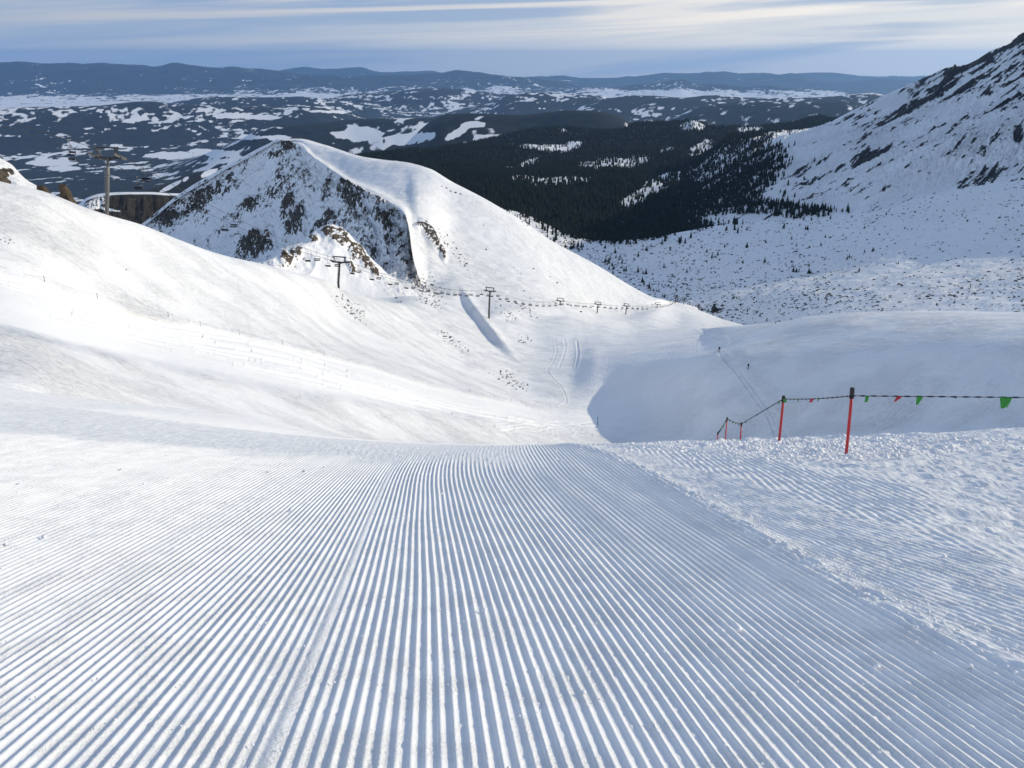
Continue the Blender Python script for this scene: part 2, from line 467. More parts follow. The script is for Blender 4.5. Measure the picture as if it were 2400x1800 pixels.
# ---------------------------------------------------------------- lofted terrain
def loft(curves, pxs, nseg):
    """curves near to far, each a list of (px, py, r) points; returns px, py, r grids (rows near to far)"""
    K = []
    for c in curves:
        c = np.array(c, float)
        K.append((pchip(c[:, 0], c[:, 1], pxs), np.exp(pchip(c[:, 0], np.log(c[:, 2]), pxs))))
    PY = np.array([k[0] for k in K]); R = np.log(np.array([k[1] for k in K]))
    ts = np.concatenate([np.linspace(i, i + 1, n, endpoint=False) for i, n in enumerate(nseg)] + [[len(nseg)]])
    xk = np.arange(len(curves))
    py = np.empty((len(ts), len(pxs))); r = np.empty_like(py)
    for j in range(len(pxs)):
        py[:, j] = pchip(xk, PY[:, j], ts)
        r[:, j] = pchip(xk, R[:, j], ts)
    return np.broadcast_to(pxs, py.shape), py, np.exp(r), np.broadcast_to(ts[:, None], py.shape)
def ell(px, py, cx, cy, rx, ry, ang=0.0):
    """1 in the middle of an ellipse, 0 at its rim"""
    a = math.radians(ang); dx, dy = px - cx, py - cy
    u = dx * math.cos(a) - dy * math.sin(a); v = dx * math.sin(a) + dy * math.cos(a)
    return np.clip(1.25 - ((u / rx) ** 2 + (v / ry) ** 2), 0, 1)
def polyline_sd(px, py, pts):
    """signed distance in px to a polyline (left of travel > 0) and clamp weight"""
    best = np.full(px.shape, 1e9); sd = np.zeros(px.shape)
    for (x0, y0), (x1, y1) in zip(pts[:-1], pts[1:]):
        dx, dy = x1 - x0, y1 - y0; L = dx * dx + dy * dy
        t = np.clip(((px - x0) * dx + (py - y0) * dy) / L, 0, 1)
        qx, qy = px - x0 - t * dx, py - y0 - t * dy
        d = np.hypot(qx, qy); s = np.sign(dx * (py - y0) - dy * (px - x0))
        m = d < best
        best = np.where(m, d, best); sd = np.where(m, d * s, sd)
    return sd
def terrain(name, mat, px, py, r, dz=None, rock=None, groom=None):
    P = ray(px, py) * r[..., None]
    if dz is not None: P[..., 2] += dz
    o = mesh_from(name, P.reshape(-1, 3), grid_faces(*px.shape), mat, True,
                  attrs={k: v for k, v in (('rock', rock), ('groom', groom)) if v is not None})
    tag(o, kind='structure')
    return o, P

# --- the bowl below the piste and the ridge across it
A = [(-900,960,34),(0,968,32),(350,1005,36),(700,1045,42),(1000,1085,55),(1300,1100,75),(1690,1085,75),(2000,1070,65),(2400,1060,45),(3100,1010,40)]
B0 = [(-900,890,38),(0,915,36),(350,955,46),(700,1003,62),(1000,1045,95),(1300,1055,140),(1400,1055,154),(1500,1055,166),(1590,1051,168),(1690,1045,163),(2000,1025,148),(2400,1000,137),(3100,930,125)]
B1 = [(-900,500,60),(0,650,70),(350,745,92),(660,812,115),(900,872,140),(1100,922,165),(1330,975,191),(1420,970,205),(1500,965,204),(1590,952,195),(1690,935,181),(2000,905,164),(2400,880,150),(3100,780,136)]
B2 = [(-900,380,85),(0,520,92),(350,612,118),(660,700,160),(800,765,190),(950,812,222),(1100,860,248),(1250,895,260),(1330,890,264),(1400,862,268),(1500,850,250),(1690,830,211),(1752,822,203),(2000,808,181),(2400,798,161),(3100,690,150)]
S = [(-900,290,110),(-100,395,113),(0,425,115),(100,448,118),(200,486,125),(250,503,130),(330,526,138),(420,562,152),(520,597,172),(640,624,200),(700,641,222),(760,655,248),(800,678,262),(900,705,300),(960,718,325),(1060,742,350),(1150,764,360),(1250,754,400),(1330,746,430),(1400,756,450),(1500,773,450),(1640,770,440),(1700,766,335),(1830,754,262),(1900,740,248),(2000,732,232),(2150,728,220),(2400,731,205),(3100,640,190)]
D = [(-900,380,150),(0,600,160),(250,650,190),(420,710,220),(640,760,270),(740,735,310),(800,712,300),(900,712,335),(960,706,352),(1060,730,370),(1150,754,375),(1250,745,410),(1330,743,450),(1400,765,470),(1500,785,480),(1640,782,480),(1700,785,480),(1900,775,520),(2400,800,420),(3100,740,380)]
C0 = [(-900,620,1100),(0,640,1080),(250,640,1060),(420,650,960),(640,690,760),(760,690,600),(830,664,490),(900,657,445),(940,660,435),(965,668,430),(985,676,425),(1000,682,425),(1060,706,405),(1150,738,385),(1250,728,430),(1330,732,480),(1400,748,520),(1465,750,560),(1535,738,620),(1600,740,700),(1700,765,640),(1900,775,600),(2400,795,600),(3100,740,560)]
C1 = [(-900,620,1150),(0,640,1120),(250,570,1100),(330,526,1080),(400,471,1060),(440,441,1040),(500,406,1000),(560,373,960),(620,341,920),(655,328,890),(690,334,860),(740,371,790),(790,405,725),(830,432,660),(880,455,600),(930,482,550),(950,502,520),(960,540,495),(965,582,475),(974,622,460),(985,652,452),(993,665,450),(1005,672,450),(1060,662,455),(1150,692,445),(1250,702,470),(1330,712,520),(1400,729,570),(1465,736,620),(1540,723,680),(1580,713,790),(1640,729,850),(1700,746,900),(1900,800,800),(2400,830,800),(3100,780,700)]
C1A = [(-900,622,1155),(0,642,1125),(250,572,1105),(330,527,1085),(400,472,1065),(440,442,1045),(500,407,1005),(560,374,965),(620,341.5,925),(655,327.5,895),(700,332,862),(740,364,810),(790,395,752),(830,419,700),(880,440,650),(930,466,596),(958,484,568),(982,500,550),(1010,521,545),(1060,560,552),(1150,592,550),(1250,620,565),(1330,650,600),(1400,682,632),(1465,708,660),(1540,714,705),(1580,712,806),(1640,727.5,870),(1700,745.5,925),(1760,766,940),(1900,806,845),(2400,836,845),(3100,787,745)]
C2 = [(-900,630,1180),(0,650,1150),(250,580,1120),(330,530,1100),(400,475,1080),(440,445,1060),(500,410,1020),(560,377,980),(620,343,940),(655,325,910),(700,325,890),(760,339,862),(850,367,785),(882,372,768),(905,375,758),(940,379,742),(975,386,724),(1010,397,708),(1060,426,690),(1130,462,680),(1200,503,680),(1290,562,690),(1400,622,708),(1500,682,728),(1535,698,732),(1580,707,832),(1610,713,870),(1640,723,910),(1700,743,960),(1760,766,960),(1900,815,900),(2400,845,900),(3100,800,800)]
C1B = [(a, b + 5, c - 28) for a, b, c in C2]
C3 = [(a, b + 70, c + 160) for a, b, c in C2]
pxs = np.concatenate([np.linspace(-900, -60, 60, endpoint=False), np.linspace(-60, 2460, 1450, endpoint=False), np.linspace(2460, 3100, 50)])
px, py, r, tt = loft([A, B0, B1, B2, S, D, C0, C1, C1A, C1B, C2, C3], pxs, [8, 110, 90, 90, 10, 24, 200, 60, 60, 24, 14])
P0 = ray(px, py) * r[..., None]
X, Yw, Z = P0[..., 0], P0[..., 1], P0[..., 2]
near_w = sm(0.6, 1.4, tt) * (1 - sm(3.7, 4.0, tt))          # visible bowl
face_w = sm(6.02, 6.2, tt) * (1 - sm(6.85, 7.0, tt)) * (px < 1000)
slope_w = sm(7.02, 7.2, tt) * (1 - sm(9.9, 10.0, tt))
dz = near_w * (0.9 * fbm(X / 45, Yw / 45, 3, .5, 1) + 0.12 * fbm(X / 4 + .3 * Yw / 4, Yw / 9, 4, .6, 2))
dz += slope_w * (2.0 * fbm(X / 70, Yw / 70, 4, .5, 3) + 0.35 * fbm(X / 10, Yw / 10, 3, .5, 4))
# rock showing on the ridge
qx = px * 0.78 + py * 0.62; qy = -px * 0.62 + py * 0.78
streak = fbm((px * .70 - py * .71) / 26, (px * .71 + py * .70) / 9, 5, .6, 12)
rk = np.zeros_like(px)
for (cx, cy, rx, ry, an) in [(822,450,36,34,20),(752,532,46,17,50),(695,527,30,24,30),(600,572,46,32,25),(588,480,18,15,30),(678,470,24,12,35),
                             (672,334,34,15,-25),(641,368,13,9,20),(392,517,14,18,60),(405,503,9,16,60),(512,444,10,9,40),(532,447,9,8,40),(735,440,16,12,40),
                             (706,500,14,20,70),(905,520,10,30,20),(880,500,12,18,40),(765,585,10,12,0),(560,560,30,18,40),(470,470,40,22,40),(880,585,10,34,-15)]:
    rk = np.maximum(rk, ell(px, py, cx, cy, rx, ry, an))
fstreak = fbm((px * .70 - py * .71) / 9, (px * .71 + py * .70) / 3.6, 4, .62, 17)
speckf = fbm((px * .70 - py * .71) / 5.5, (px * .71 + py * .70) / 2.6, 3, .65, 18)
cover = 0.5 * fbm(px / 70, py / 55, 3, .55, 15)
for e in [(470,450,170,45,38),(640,430,90,40,30),(930,560,40,70,10),(860,520,60,40,-20)]:
    cover = cover + 0.14 * ell(px, py, *e)
chute = np.zeros_like(px)
for pts_, wch in [([(752,395),(738,440),(726,490),(716,540),(700,620)], 12), ([(868,485),(884,535),(888,590),(872,645)], 10), ([(640,392),(610,420),(570,455),(520,500),(470,560)], 8), ([(585,525),(555,560),(520,600)], 12), ([(650,470),(640,520),(655,580)], 8), ([(445,545),(420,580)], 14)]:
    chute = np.maximum(chute, np.exp(-(polyline_sd(px, py, pts_) / wch) ** 2))
face_rock = 0.33 + 0.62 * streak + 0.42 * fstreak + 0.28 * speckf + 0.75 * cover + 0.62 * rk * (0.72 + 1.3 * fstreak + 0.7 * speckf) - 0.55 * chute
spur = np.maximum(ell(px, py, 1012, 558, 16, 52, 32), np.maximum(ell(px, py, 990, 536, 22, 10, -15), ell(px, py, 1038, 597, 9, 22, 20)))
speck = fbm(px / 7, py / 5, 3, .6, 14)
deb = np.zeros_like(px)
for (cx, cy, rx, ry, an) in [(1005,688,44,62,25),(1195,745,14,62,45),(1228,795,22,20,0),(1238,730,34,16,-30),(1060,800,60,16,-38),(1198,892,64,20,-27),(900,660,20,60,40),(930,700,10,30,30),
                             (860,640,16,40,30),(1075,600,12,60,40),(1045,560,14,60,40),(12,558,28,9,-20),(300,632,14,6,-20),(820,720,60,24,-40)]:
    deb = np.maximum(deb, ell(px, py, cx, cy, rx, ry, an) ** 0.6)
scat = fbm(px / 60, py / 60, 2, .5, 19)
rock = face_w * face_rock
rock = np.maximum(rock, slope_w * (0.62 * spur + 0.6 * speck * (spur > 0)))
rock = np.maximum(rock, (slope_w + near_w + sm(4.5, 5, tt) * (1 - slope_w)).clip(0, 1) * (0.27 * deb + 1.15 * speck * deb))
rock = np.maximum(rock, slope_w * (0.02 + 0.50 * np.maximum(0, speck) + 0.2 * scat))
dz += face_w * (7.0 * streak + 2.5 * fstreak - 5.0 * chute + 3.0 * fbm(X / 40, Yw / 40 + Z / 30, 4, .55, 5) + 6.0 * rk * (fbm(X / 9, Z / 9, 3, .5, 6) + .5))
dz += slope_w * spur * 3.0
# the wind lip with the shaded hollow on its left, and the rib lines of the left slope
lip = [(1075,640),(1092,690),(1108,715),(1138,755),(1165,788),(1190,815),(1215,845),(1240,872)]
sd = polyline_sd(px, py, lip)
along = sm(660, 715, py) * (1 - sm(785, 860, py))
dz += np.where((tt > 3.0) & (tt < 9.5) & (np.abs(px - 1150) < 260), along * (-3.4 * np.exp(-np.maximum(sd, 0) / 36.0) * (sd > 0) * sm(0, 15, sd) + 1.2 * np.exp(-(sd / 10) ** 2)), 0)
# ski and walking tracks pressed into the snow
def track(pts, depth, wpx, t0=1.0, t1=4.2):
    global dz
    pts = np.array(pts, float)
    m = (px > pts[:, 0].min() - 12) & (px < pts[:, 0].max() + 12) & (py > pts[:, 1].min() - 12) & (py < pts[:, 1].max() + 12) & (tt > t0) & (tt < t1)
    if not m.any(): return
    d = polyline_sd(px[m], py[m], [tuple(q) for q in pts])
    dz[m] -= depth * (np.exp(-(d / wpx) ** 2) - 0.55 * np.exp(-((np.abs(d) - 2.2 * wpx) / wpx) ** 2))
def curve(pts, n=24):
    p = np.array(pts, float); s = np.r_[0, np.cumsum(np.hypot(*np.diff(p, axis=0).T))]
    q = np.linspace(0, s[-1], n)
    return np.stack([pchip(s, p[:, 0], q), pchip(s, p[:, 1], q)], 1)
tr = random.Random(3)
track(curve([(1300,795),(1305,820),(1295,850),(1282,870),(1292,885),(1310,900),(1322,920),(1328,940),(1310,950)]), 0.12, 1.3)
track(curve([(1322,795),(1325,815),(1318,840),(1310,862)]), 0.12, 1.6)
track(curve([(1352,800),(1355,830),(1350,860)]), 0.2, 2)
track(curve([(1684,826),(1720,868),(1760,920),(1800,975),(1822,1035)]), 0.16, 2.2)
track(curve([(1690,830),(1740,880),(1790,940),(1840,1010),(1860,1040)]), 0.10, 5.0)
track(curve([(1640,770),(1670,790),(1700,800)]), 0.15, 3)
for k in range(14):         # skiers' turns in the valley and along the groomed traverse on the left
    x0 = tr.uniform(1380, 1640); y0 = tr.uniform(785, 815); L = tr.uniform(50, 130); b = tr.uniform(-25, 25)
    track(curve([(x0, y0), (x0 + b * .5 + 6, y0 + L * .35), (x0 - b * .4 - 4, y0 + L * .7), (x0 - 10 + b * .3, y0 + L)]), tr.uniform(.012, .035), 1.2)
for k in range(34):
    f0 = tr.uniform(0, 0.6); f1 = f0 + tr.uniform(.15, .45); off = tr.uniform(14, 95)
    def along_l(f):
        x = -40 + f * 1420
        return x, np.interp(x, [-40, 300, 660, 900, 1100, 1330, 1400], [640, 735, 815, 885, 935, 985, 1000]) + off * (1 - 0.45 * f) * (0.7 + .3 * f)
    track(curve([along_l(f0), along_l((f0 * 2 + f1) / 3 + .01), along_l((f0 + 2 * f1) / 3), along_l(f1)]), tr.uniform(.05, .14), tr.uniform(1.5, 2.6))
for k in range(14):
    x0 = tr.uniform(1180, 1420); y0 = tr.uniform(985, 1012); b = tr.uniform(-6, 6)
    track(curve([(x0 - 90, y0 - 14 + b), (x0 - 30, y0 + b), (x0 + 20, y0 - 2), (x0 + 80, y0 + 14 - b)]), tr.uniform(.06, .14), 1.5)
# the groomed traverse edge on the left slope
trav = [(-60, 632), (105, 664), (229, 702), (395, 745), (561, 787), (662, 810), (860, 858), (1101, 921), (1252, 955), (1330, 968)]
sd2 = polyline_sd(px, py, trav)
dz += np.where((tt > 1) & (tt < 4) & (px < 1340), 0.10 * np.exp(-(sd2 / 6.0) ** 2) * (0.5 + 0.9 * fbm(px / 14, py / 14, 3, .6, 44)), 0)
low = np.interp(px, [-60, 350, 700, 1000, 1330], [760, 850, 915, 965, 1000])
upp = np.interp(px, [t_[0] for t_ in trav], [t_[1] for t_ in trav])
gband = sm(0, 14, py - upp) * (1 - sm(-12, 18, py - low)) * (px < 1400) * (tt > 1) * (tt < 4)
floor_ = ell(px, py, 1500, 900, 190, 130, 0) * (tt > 0.5) * (tt < 4)
SLOPE_OB, SLOPE_P = terrain('snow_slope', M_SLOPE, px, py, r, dz, rock, 1 - 0.8 * np.maximum(gband, 0.7 * floor_))

# --- the rocky knoll in front of the ridge face
K0 = [(600,700,330),(640,690,340),(700,720,352),(800,740,366),(900,715,372),(960,725,376),(1000,735,378)]
K1 = [(600,640,350),(640,634,352),(700,630,365),(760,655,372),(830,660,378),(900,680,380),(960,700,380),(1000,715,382)]
K2 = [(600,618,380),(640,603,382),(662,585,388),(690,572,395),(720,556,402),(745,538,408),(780,527,412),(800,536,412),(820,552,410),(845,578,408),(870,604,404),(900,634,400),(925,654,396),(950,672,392),(1000,705,388)]
K3 = [(a, b + 60, c + 45) for a, b, c in K2]
kxs = np.linspace(600, 1000, 240)
kx, ky, kr, kt = loft([K0, K1, K2, K3], kxs, [12, 90, 14])
kP = ray(kx, ky) * kr[..., None]
kro = np.zeros_like(kx)
for e in [(800,560,30,22,-40),(838,590,26,18,-48),(862,618,14,22,40),(772,545,22,14,-20),(822,622,9,26,30),(690,590,22,10,20),(668,600,14,14,0),(735,560,14,8,0),(880,640,9,14,30)]:
    kro = np.maximum(kro, ell(kx, ky, *e))
krock = 0.16 + 0.50 * kro + 0.85 * fbm(kx / 12, ky / 9, 4, .62, 23)
krock -= 0.4 * ell(kx, ky, 765, 610, 50, 40) ** .5 + 0.35 * sm(640, 690, ky)
kd = 1.6 * fbm(kP[..., 0] / 8, kP[..., 1] / 8, 4, .55, 24) * sm(0.5, 1.5, kt) + 1.5 * kro
kd += np.where(kx < 745, 0, 0) - 3.0 * ell(kx, ky, 690, 615, 44, 34) * (kt < 2)
terrain('rocky_knoll', M_KNOLL, kx, ky, kr, kd, krock)

# --- snowy rock hump at the far left
H0 = [(-300,420,118),(0,455,118),(60,465,119),(130,480,121)]
H1 = [(-300,330,128),(0,410,128),(60,437,127),(130,470,127)]
H2 = [(-300,300,134),(-60,352,134),(0,373,134),(25,383,134),(45,404,134),(70,426,133),(95,442,132),(130,470,130)]
H3 = [(a, b + 50, c + 10) for a, b, c in H2]
hxs = np.linspace(-300, 130, 150)
hx, hy, hr, ht = loft([H0, H1, H2, H3], hxs, [10, 40, 8])
hro = np.maximum(ell(hx, hy, 6, 408, 16, 22, -30), np.maximum(ell(hx, hy, 18, 424, 14, 5, -15), ell(hx, hy, 25, 400, 7, 14, 40)))
hrock = 0.85 * hro + 0.34 * fbm(hx / 7, hy / 5, 3, .6, 27) + 0.2 * ell(hx, hy, 50, 407, 30, 5, -40)
hP = ray(hx, hy) * hr[..., None]
terrain('rock_hump', M_KNOLL, hx, hy, hr, 0.5 * fbm(hP[..., 0] / 3, hP[..., 1] / 3, 4, .5, 28), hrock)

# --- cliff with a snow cap deep below on the left, and the wooded spur behind it
Q0 = [(100,620,1150),(200,600,1150),(300,600,1150),(420,600,1150),(600,600,1150)]
Q1 = [(100,560,1190),(190,490,1195),(205,470,1198),(240,461,1200),(300,456,1200),(350,456,1200),(405,459,1200),(600,459,1200)]
Q2 = [(100,550,1230),(190,474,1240),(205,463,1245),(240,453,1250),(300,450,1255),(350,450,1260),(405,453,1260),(600,455,1260)]
Q3 = [(a, b + 12, c + 250) for a, b, c in Q2]
cxs = np.linspace(100, 600, 330)
cx_, cy_, cr_, ct_ = loft([Q0, Q1, Q2, Q3], cxs, [70, 12, 6])
crock = np.where(ct_ < 1.05, 0.9, 0.25) - 0.75 * ell(cx_, cy_, 222, 478, 36, 14, 25) * (fbm(cx_ / 5, cy_ / 4, 3, .6, 2) > -0.1) - 0.5 * ell(cx_, cy_, 250, 490, 40, 5, -10)
crock = crock + 0.2 * fbm(cx_ / 6, cy_ / 12, 3, .5, 8) - 0.75 * np.maximum(0, fbm(cx_ / 22 + cy_ / 30, cy_ / 4.5, 4, .6, 29) - 0.12)
cP = ray(cx_, cy_) * cr_[..., None]
cdisp = fbm(cx_ / 26, cy_ / 70, 4, .5, 9)
cr2 = cr_ * (1 + 0.006 * cdisp * (1 - sm(.9, 1.1, ct_)))
terrain('cliff', M_CLIFF, cx_, cy_, cr2, None, crock)
W0 = [(100,560,1800),(300,520,1800),(500,500,1900),(800,480,2000)]
W1 = [(100,530,2400),(300,458,2300),(400,428,2400),(430,414,2450),(460,404,2500),(520,393,2600),(600,385,2700),(800,380,2800)]
W2 = [(a, b + 25, c + 500) for a, b, c in W1]
wxs = np.linspace(100, 800, 300)
wx, wy, wr, wt = loft([W0, W1, W2], wxs, [60, 8])
wrock = 0.85 - 0.7 * np.maximum(ell(wx, wy, 400, 437, 34, 6, 28), np.maximum(ell(wx, wy, 490, 405, 26, 8, 25), ell(wx, wy, 435, 420, 10, 5, 40))) + 0.1 * fbm(wx / 6, wy / 5, 3, .6, 5)
terrain('wooded_spur', M_FORESTFLOOR, wx, wy, wr, None, wrock)

# --- the basin right of the ridge
G0 = [(1000,620,880),(1300,690,830),(1500,765,830),(1700,810,760),(1900,800,640),(2400,790,550),(3100,770,480)]
G1 = [(1000,560,1000),(1300,620,980),(1500,692,950),(1700,742,850),(1900,722,760),(2100,702,720),(2400,692,680),(3100,680,600)]
G2 = [(1000,520,1200),(1150,520,1150),(1300,588,1150),(1500,640,1080),(1700,650,980),(1900,640,940),(2100,610,920),(2400,590,880),(3100,560,760)]
G3 = [(1000,470,1400),(1150,482,1300),(1240,505,1300),(1330,548,1260),(1420,564,1250),(1500,560,1210),(1600,543,1200),(1700,526,1200),(1760,519,1200),(1880,514,1190),(1950,511,1180),(2050,496,1150),(2150,472,1150),(2400,430,1080),(3100,380,950)]
G4 = [(1000,520,1600),(1150,540,1450),(1420,615,1400),(1750,565,1350),(1930,540,1300),(2000,515,1250),(2080,490,1220),(2150,465,1220),(2400,420,1150),(3100,370,1000)]
bxs = np.linspace(1000, 3100, 900)
bx, by, br_, bt = loft([G0, G1, G2, G3, G4], bxs, [40, 110, 110, 12])
bP = ray(bx, by) * br_[..., None]
bd = (5.0 * fbm(bP[..., 0] / 110, bP[..., 1] / 110, 4, .5, 51) + 1.8 * fbm(bP[..., 0] / 25, bP[..., 1] / 25, 4, .5, 52)) * sm(0.1, .6, bt) * (1 - sm(2.7, 3, bt) * (bx < 1980))
bspeck = fbm(bx / 10, by / 4.2, 4, .62, 53)
bdens = 0.04 + 0.16 * fbm(bx / 130, by / 45, 3, .5, 54) + 0.10 * sm(520, 720, by) - 0.12 * ell(bx, by, 2150, 620, 300, 60, 8)
brock = 0.12 + 0.95 * bspeck + bdens
BASIN_OB, BASIN_P = terrain('snow_basin', M_BASIN, bx, by, br_, bd, brock)

# --- the mountain on the right
M0 = [(1500,540,1800),(1700,530,1600),(1850,540,1500),(1950,555,1350),(2100,520,1250),(2400,480,1100),(3100,440,1000)]
M1 = [(1500,520,2000),(1600,500,1900),(1690,490,1750),(1760,482,1720),(1850,492,1600),(1960,500,1480),(2100,468,1380),(2400,415,1220),(3100,350,1050)]
M2 = [(1500,490,2300),(1600,460,2150),(1700,425,2050),(1800,402,1950),(1900,400,1850),(2000,368,1760),(2100,338,1690),(2250,300,1600),(2400,288,1480),(3100,150,1250)]
M3 = [(1500,440,3000),(1600,395,2850),(1680,345,2750),(1710,324,2700),(1750,320,2650),(1850,314,2500),(1960,306,2350),(2050,284,2250),(2200,232,2000),(2400,190,1780),(3100,-40,1450)]
M4 = [(1500,445,3100),(1600,400,2950),(1680,345,2850),(1700,325,2830),(1716,316,2800),(1817,308,2720),(1900,300,2720),(1944,289,2750),(1980,268,2700),(2034,242,2600),(2070,224,2550),(2106,208,2480),(2143,192,2400),(2179,177,2350),(2215,160,2280),(2262,152,2200),(2287,141,2150),(2323,119,2080),(2360,105,2000),(2400,81,1930),(2600,20,1780),(3100,-190,1600)]
M5 = [(a, b + 60, c + 500) for a, b, c in M4]
mxs = np.concatenate([np.linspace(1500, 2460, 820, endpoint=False), np.linspace(2460, 3100, 120)])
mx, my, mr_, mt = loft([M0, M1, M2, M3, M4, M5], mxs, [30, 120, 150, 120, 8])
mP = ray(mx, my) * mr_[..., None]
# gullies run down the fall line
f1 = (mx * .55 - my * .83) ; f2 = (mx * .83 + my * .55)
ang2 = sm(2050, 2330, mx) * sm(230, 330, my)
gA = fbm((mx * .86 - my * .51) / 90, (mx * .51 + my * .86) / 11, 5, .58, 61)
gB = fbm((mx * .62 - my * .78) / 80, (mx * .78 + my * .62) / 13, 5, .58, 62)
gul = gA * (1 - ang2) + gB * ang2
gul2 = fbm((mx * .76 - my * .65) / 34, (mx * .65 + my * .76) / 4.2, 4, .6, 67)
fine = fbm(mx / 9, my / 6, 4, .6, 63)
big = fbm(mP[..., 0] / 260, mP[..., 1] / 260, 4, .5, 64)
mw = sm(0.7, 1.5, mt) * (1 - sm(3.85, 4, mt))
md = mw * (20 * big + 15 * gul + 6 * gul2 + 3 * fine)
mrk = np.zeros_like(mx)
for e in [(2020,368,80,13,23),(1975,385,36,14,25),(1900,412,28,10,28),(1880,400,20,8,30),(2062,352,36,11,22),(2300,406,48,24,18),(2262,425,26,14,30),(2318,432,24,10,0),(2390,425,18,14,0),(2385,320,14,18,0)]:
    mrk = np.maximum(mrk, ell(mx, my, *e))
band = np.zeros_like(mx)
bsd = polyline_sd(mx, my, [(2060,290),(2142,248),(2190,215),(2236,172),(2300,135),(2378,104),(2420,85)])
band = np.exp(-(bsd / 9.0) ** 2)
upper = sm(330, 240, my + (mx - 2200) * 0.20)
mrock = 0.19 + 0.95 * gul + 0.42 * gul2 + 0.26 * fine + 0.45 * mrk + 0.36 * band + 0.16 * upper
mrock += 0.10 * sm(1990, 2350, mx) * sm(430, 300, my) - 0.25 * ell(mx, my, 1900, 340, 140, 40, 15) - 0.2 * ell(mx, my, 2250, 250, 200, 22, 18)
mrock -= 0.12 * sm(470, 520, my)
MOUNT_OB, MOUNT_P = terrain('mountain', M_MOUNT, mx, my, mr_, md, mrock)

# --- the wooded valley behind the ridge
F0 = [(700,600,1100),(1100,620,1250),(1300,640,1350),(1400,650,1400),(1700,620,1400),(2000,600,1450),(2200,600,1450)]
F1 = [(700,520,1500),(1100,500,1480),(1300,560,1500),(1420,575,1500),(1700,545,1600),(1950,530,1650),(2200,530,1700)]
F2 = [(700,430,2500),(1000,430,2300),(1100,432,2200),(1400,455,2200),(1700,440,2300),(1950,430,2400),(2200,430,2500)]
F3 = [(700,395,3400),(1000,376,3200),(1200,372,3300),(1400,360,3400),(1700,350,3500),(1950,340,3600),(2200,340,3600)]
F4 = [(700,400,4200),(860,372,4200),(900,363,4300),(960,353,4300),(1000,351,4300),(1064,343,4400),(1130,331,4500),(1190,318,4600),(1252,305,4700),(1310,301,4800),(1360,303,4800),(1420,308,4800),(1450,306,4800),(1498,290,4900),(1560,288,4900),(1605,285,4800),(1625,282,4700),(1650,291,4700),(1680,300,4700),(1740,298,4800),(1800,296,4900),(1860,290,4900),(1920,275,4900),(1945,281,4900),(2200,290,4900)]
F5 = [(a, b + 45, c + 900) for a, b, c in F4]
fxs = np.linspace(700, 2200, 560)
fx, fy, fr, ft = loft([F0, F1, F2, F3, F4, F5], fxs, [20, 80, 80, 70, 8])
fP = ray(fx, fy) * fr[..., None]
fd = 45 * fbm(fP[..., 0] / 700, fP[..., 1] / 700, 4, .5, 71) * sm(1, 1.6, ft) * (1 - sm(3.5, 4, ft))
clear = np.zeros_like(fx)
for e in [(1415,388,72,25,8),(1480,380,60,18,10),(1560,432,66,26,28),(1500,470,60,14,20),(1310,442,90,11,3),(1230,435,40,8,0),(1300,342,62,9,4),(1250,345,40,6,0),(1345,335,22,6,0),(1195,336,24,5,5),
          (1010,355,36,9,5),(1060,358,16,4,0),(1320,306,12,5,-20),(1625,292,34,12,0),(1760,300,36,10,0),(1640,350,40,22,30),(1240,375,30,8,20),(1190,390,14,6,30),(1560,350,26,14,30)]:
    clear = np.maximum(clear, ell(fx, fy, *e))
clear_n = clear + 0.35 * fbm(fx / 18, fy / 9, 4, .6, 73)
frock = 0.92 - 0.62 * sm(0.1, 0.8, clear_n) + 0.30 * fbm(fx / 5, fy / 4, 3, .6, 74)
terrain('valley_floor', M_FORESTFLOOR, fx, fy, fr, fd, frock)
fP[..., 2] += fd

# --- foothills, plain and far ranges
naz, nr = 1000, 620
azs = np.radians(np.linspace(-46, 46, naz))
rs_ = np.concatenate([np.geomspace(2200, 27000, 400, endpoint=False), np.geomspace(27000, 55000, nr - 400)])
RR, AA = np.meshgrid(rs_, azs, indexing='ij')
FX, FY = RR * np.sin(AA), RR * np.cos(AA)
zb = np.interp(RR, [2200, 4500, 6500, 10000, 20000, 28000, 66000], [-860, -985, -1050, -1110, -1250, -1335, -1335])
ampl = np.interp(RR, [2200, 5000, 8000, 18000, 22500, 25500, 66000], [40, 60, 95, 125, 60, 8, 8])
h = fbm(FX / 3300, FY / 2300, 5, .5, 81)
h = h + 0.35 * fbm(FX / 900, FY / 700, 4, .5, 82)
FZ = zb + ampl * h
def px_az(pxv, pyv):
    d = ray(np.array(pxv, float), np.array(pyv, float))
    return np.arctan2(d[:, 0], d[:, 1]), d[:, 2] / np.hypot(d[:, 0], d[:, 1])
ranges = []
def rng_add(pts, r0, wid, rough=1.0):
    global FZ
    p = np.array(pts, float); p = p[np.argsort(p[:, 0])]
    a, s = px_az(p[:, 0], p[:, 1])
    sl = pchip(a, s, azs)
    inside = sm(a[0] - .11, a[0] + .03, azs) * (1 - sm(a[-1] - .03, a[-1] + .11, azs))
    top = (sl * r0)[None, :] + (rough * (60 + r0 / 300) * fbm(FX / 2600, FY / 2600, 5, .55, 86) if r0 > 25000 else 16 * fbm(FX / 900, FY / 900, 4, .5, 86))
    rc = r0 * (1 + 0.02 * perlin(AA * 9, AA * 0, 3))
    prof = np.exp(-np.abs((RR - rc) / wid) ** 1.6)
    spurs = fbm(FX / 3800, FY / 5200, 5, .5, 85, True)
    prof = np.clip(prof * (1 + 0.40 * rough * (spurs - .2) * (1 - prof) * 1.6), 0, 1)
    z = zb + (top - zb) * prof * inside[None, :]
    FZ = np.maximum(FZ, z)
    ranges.append((rc, wid))
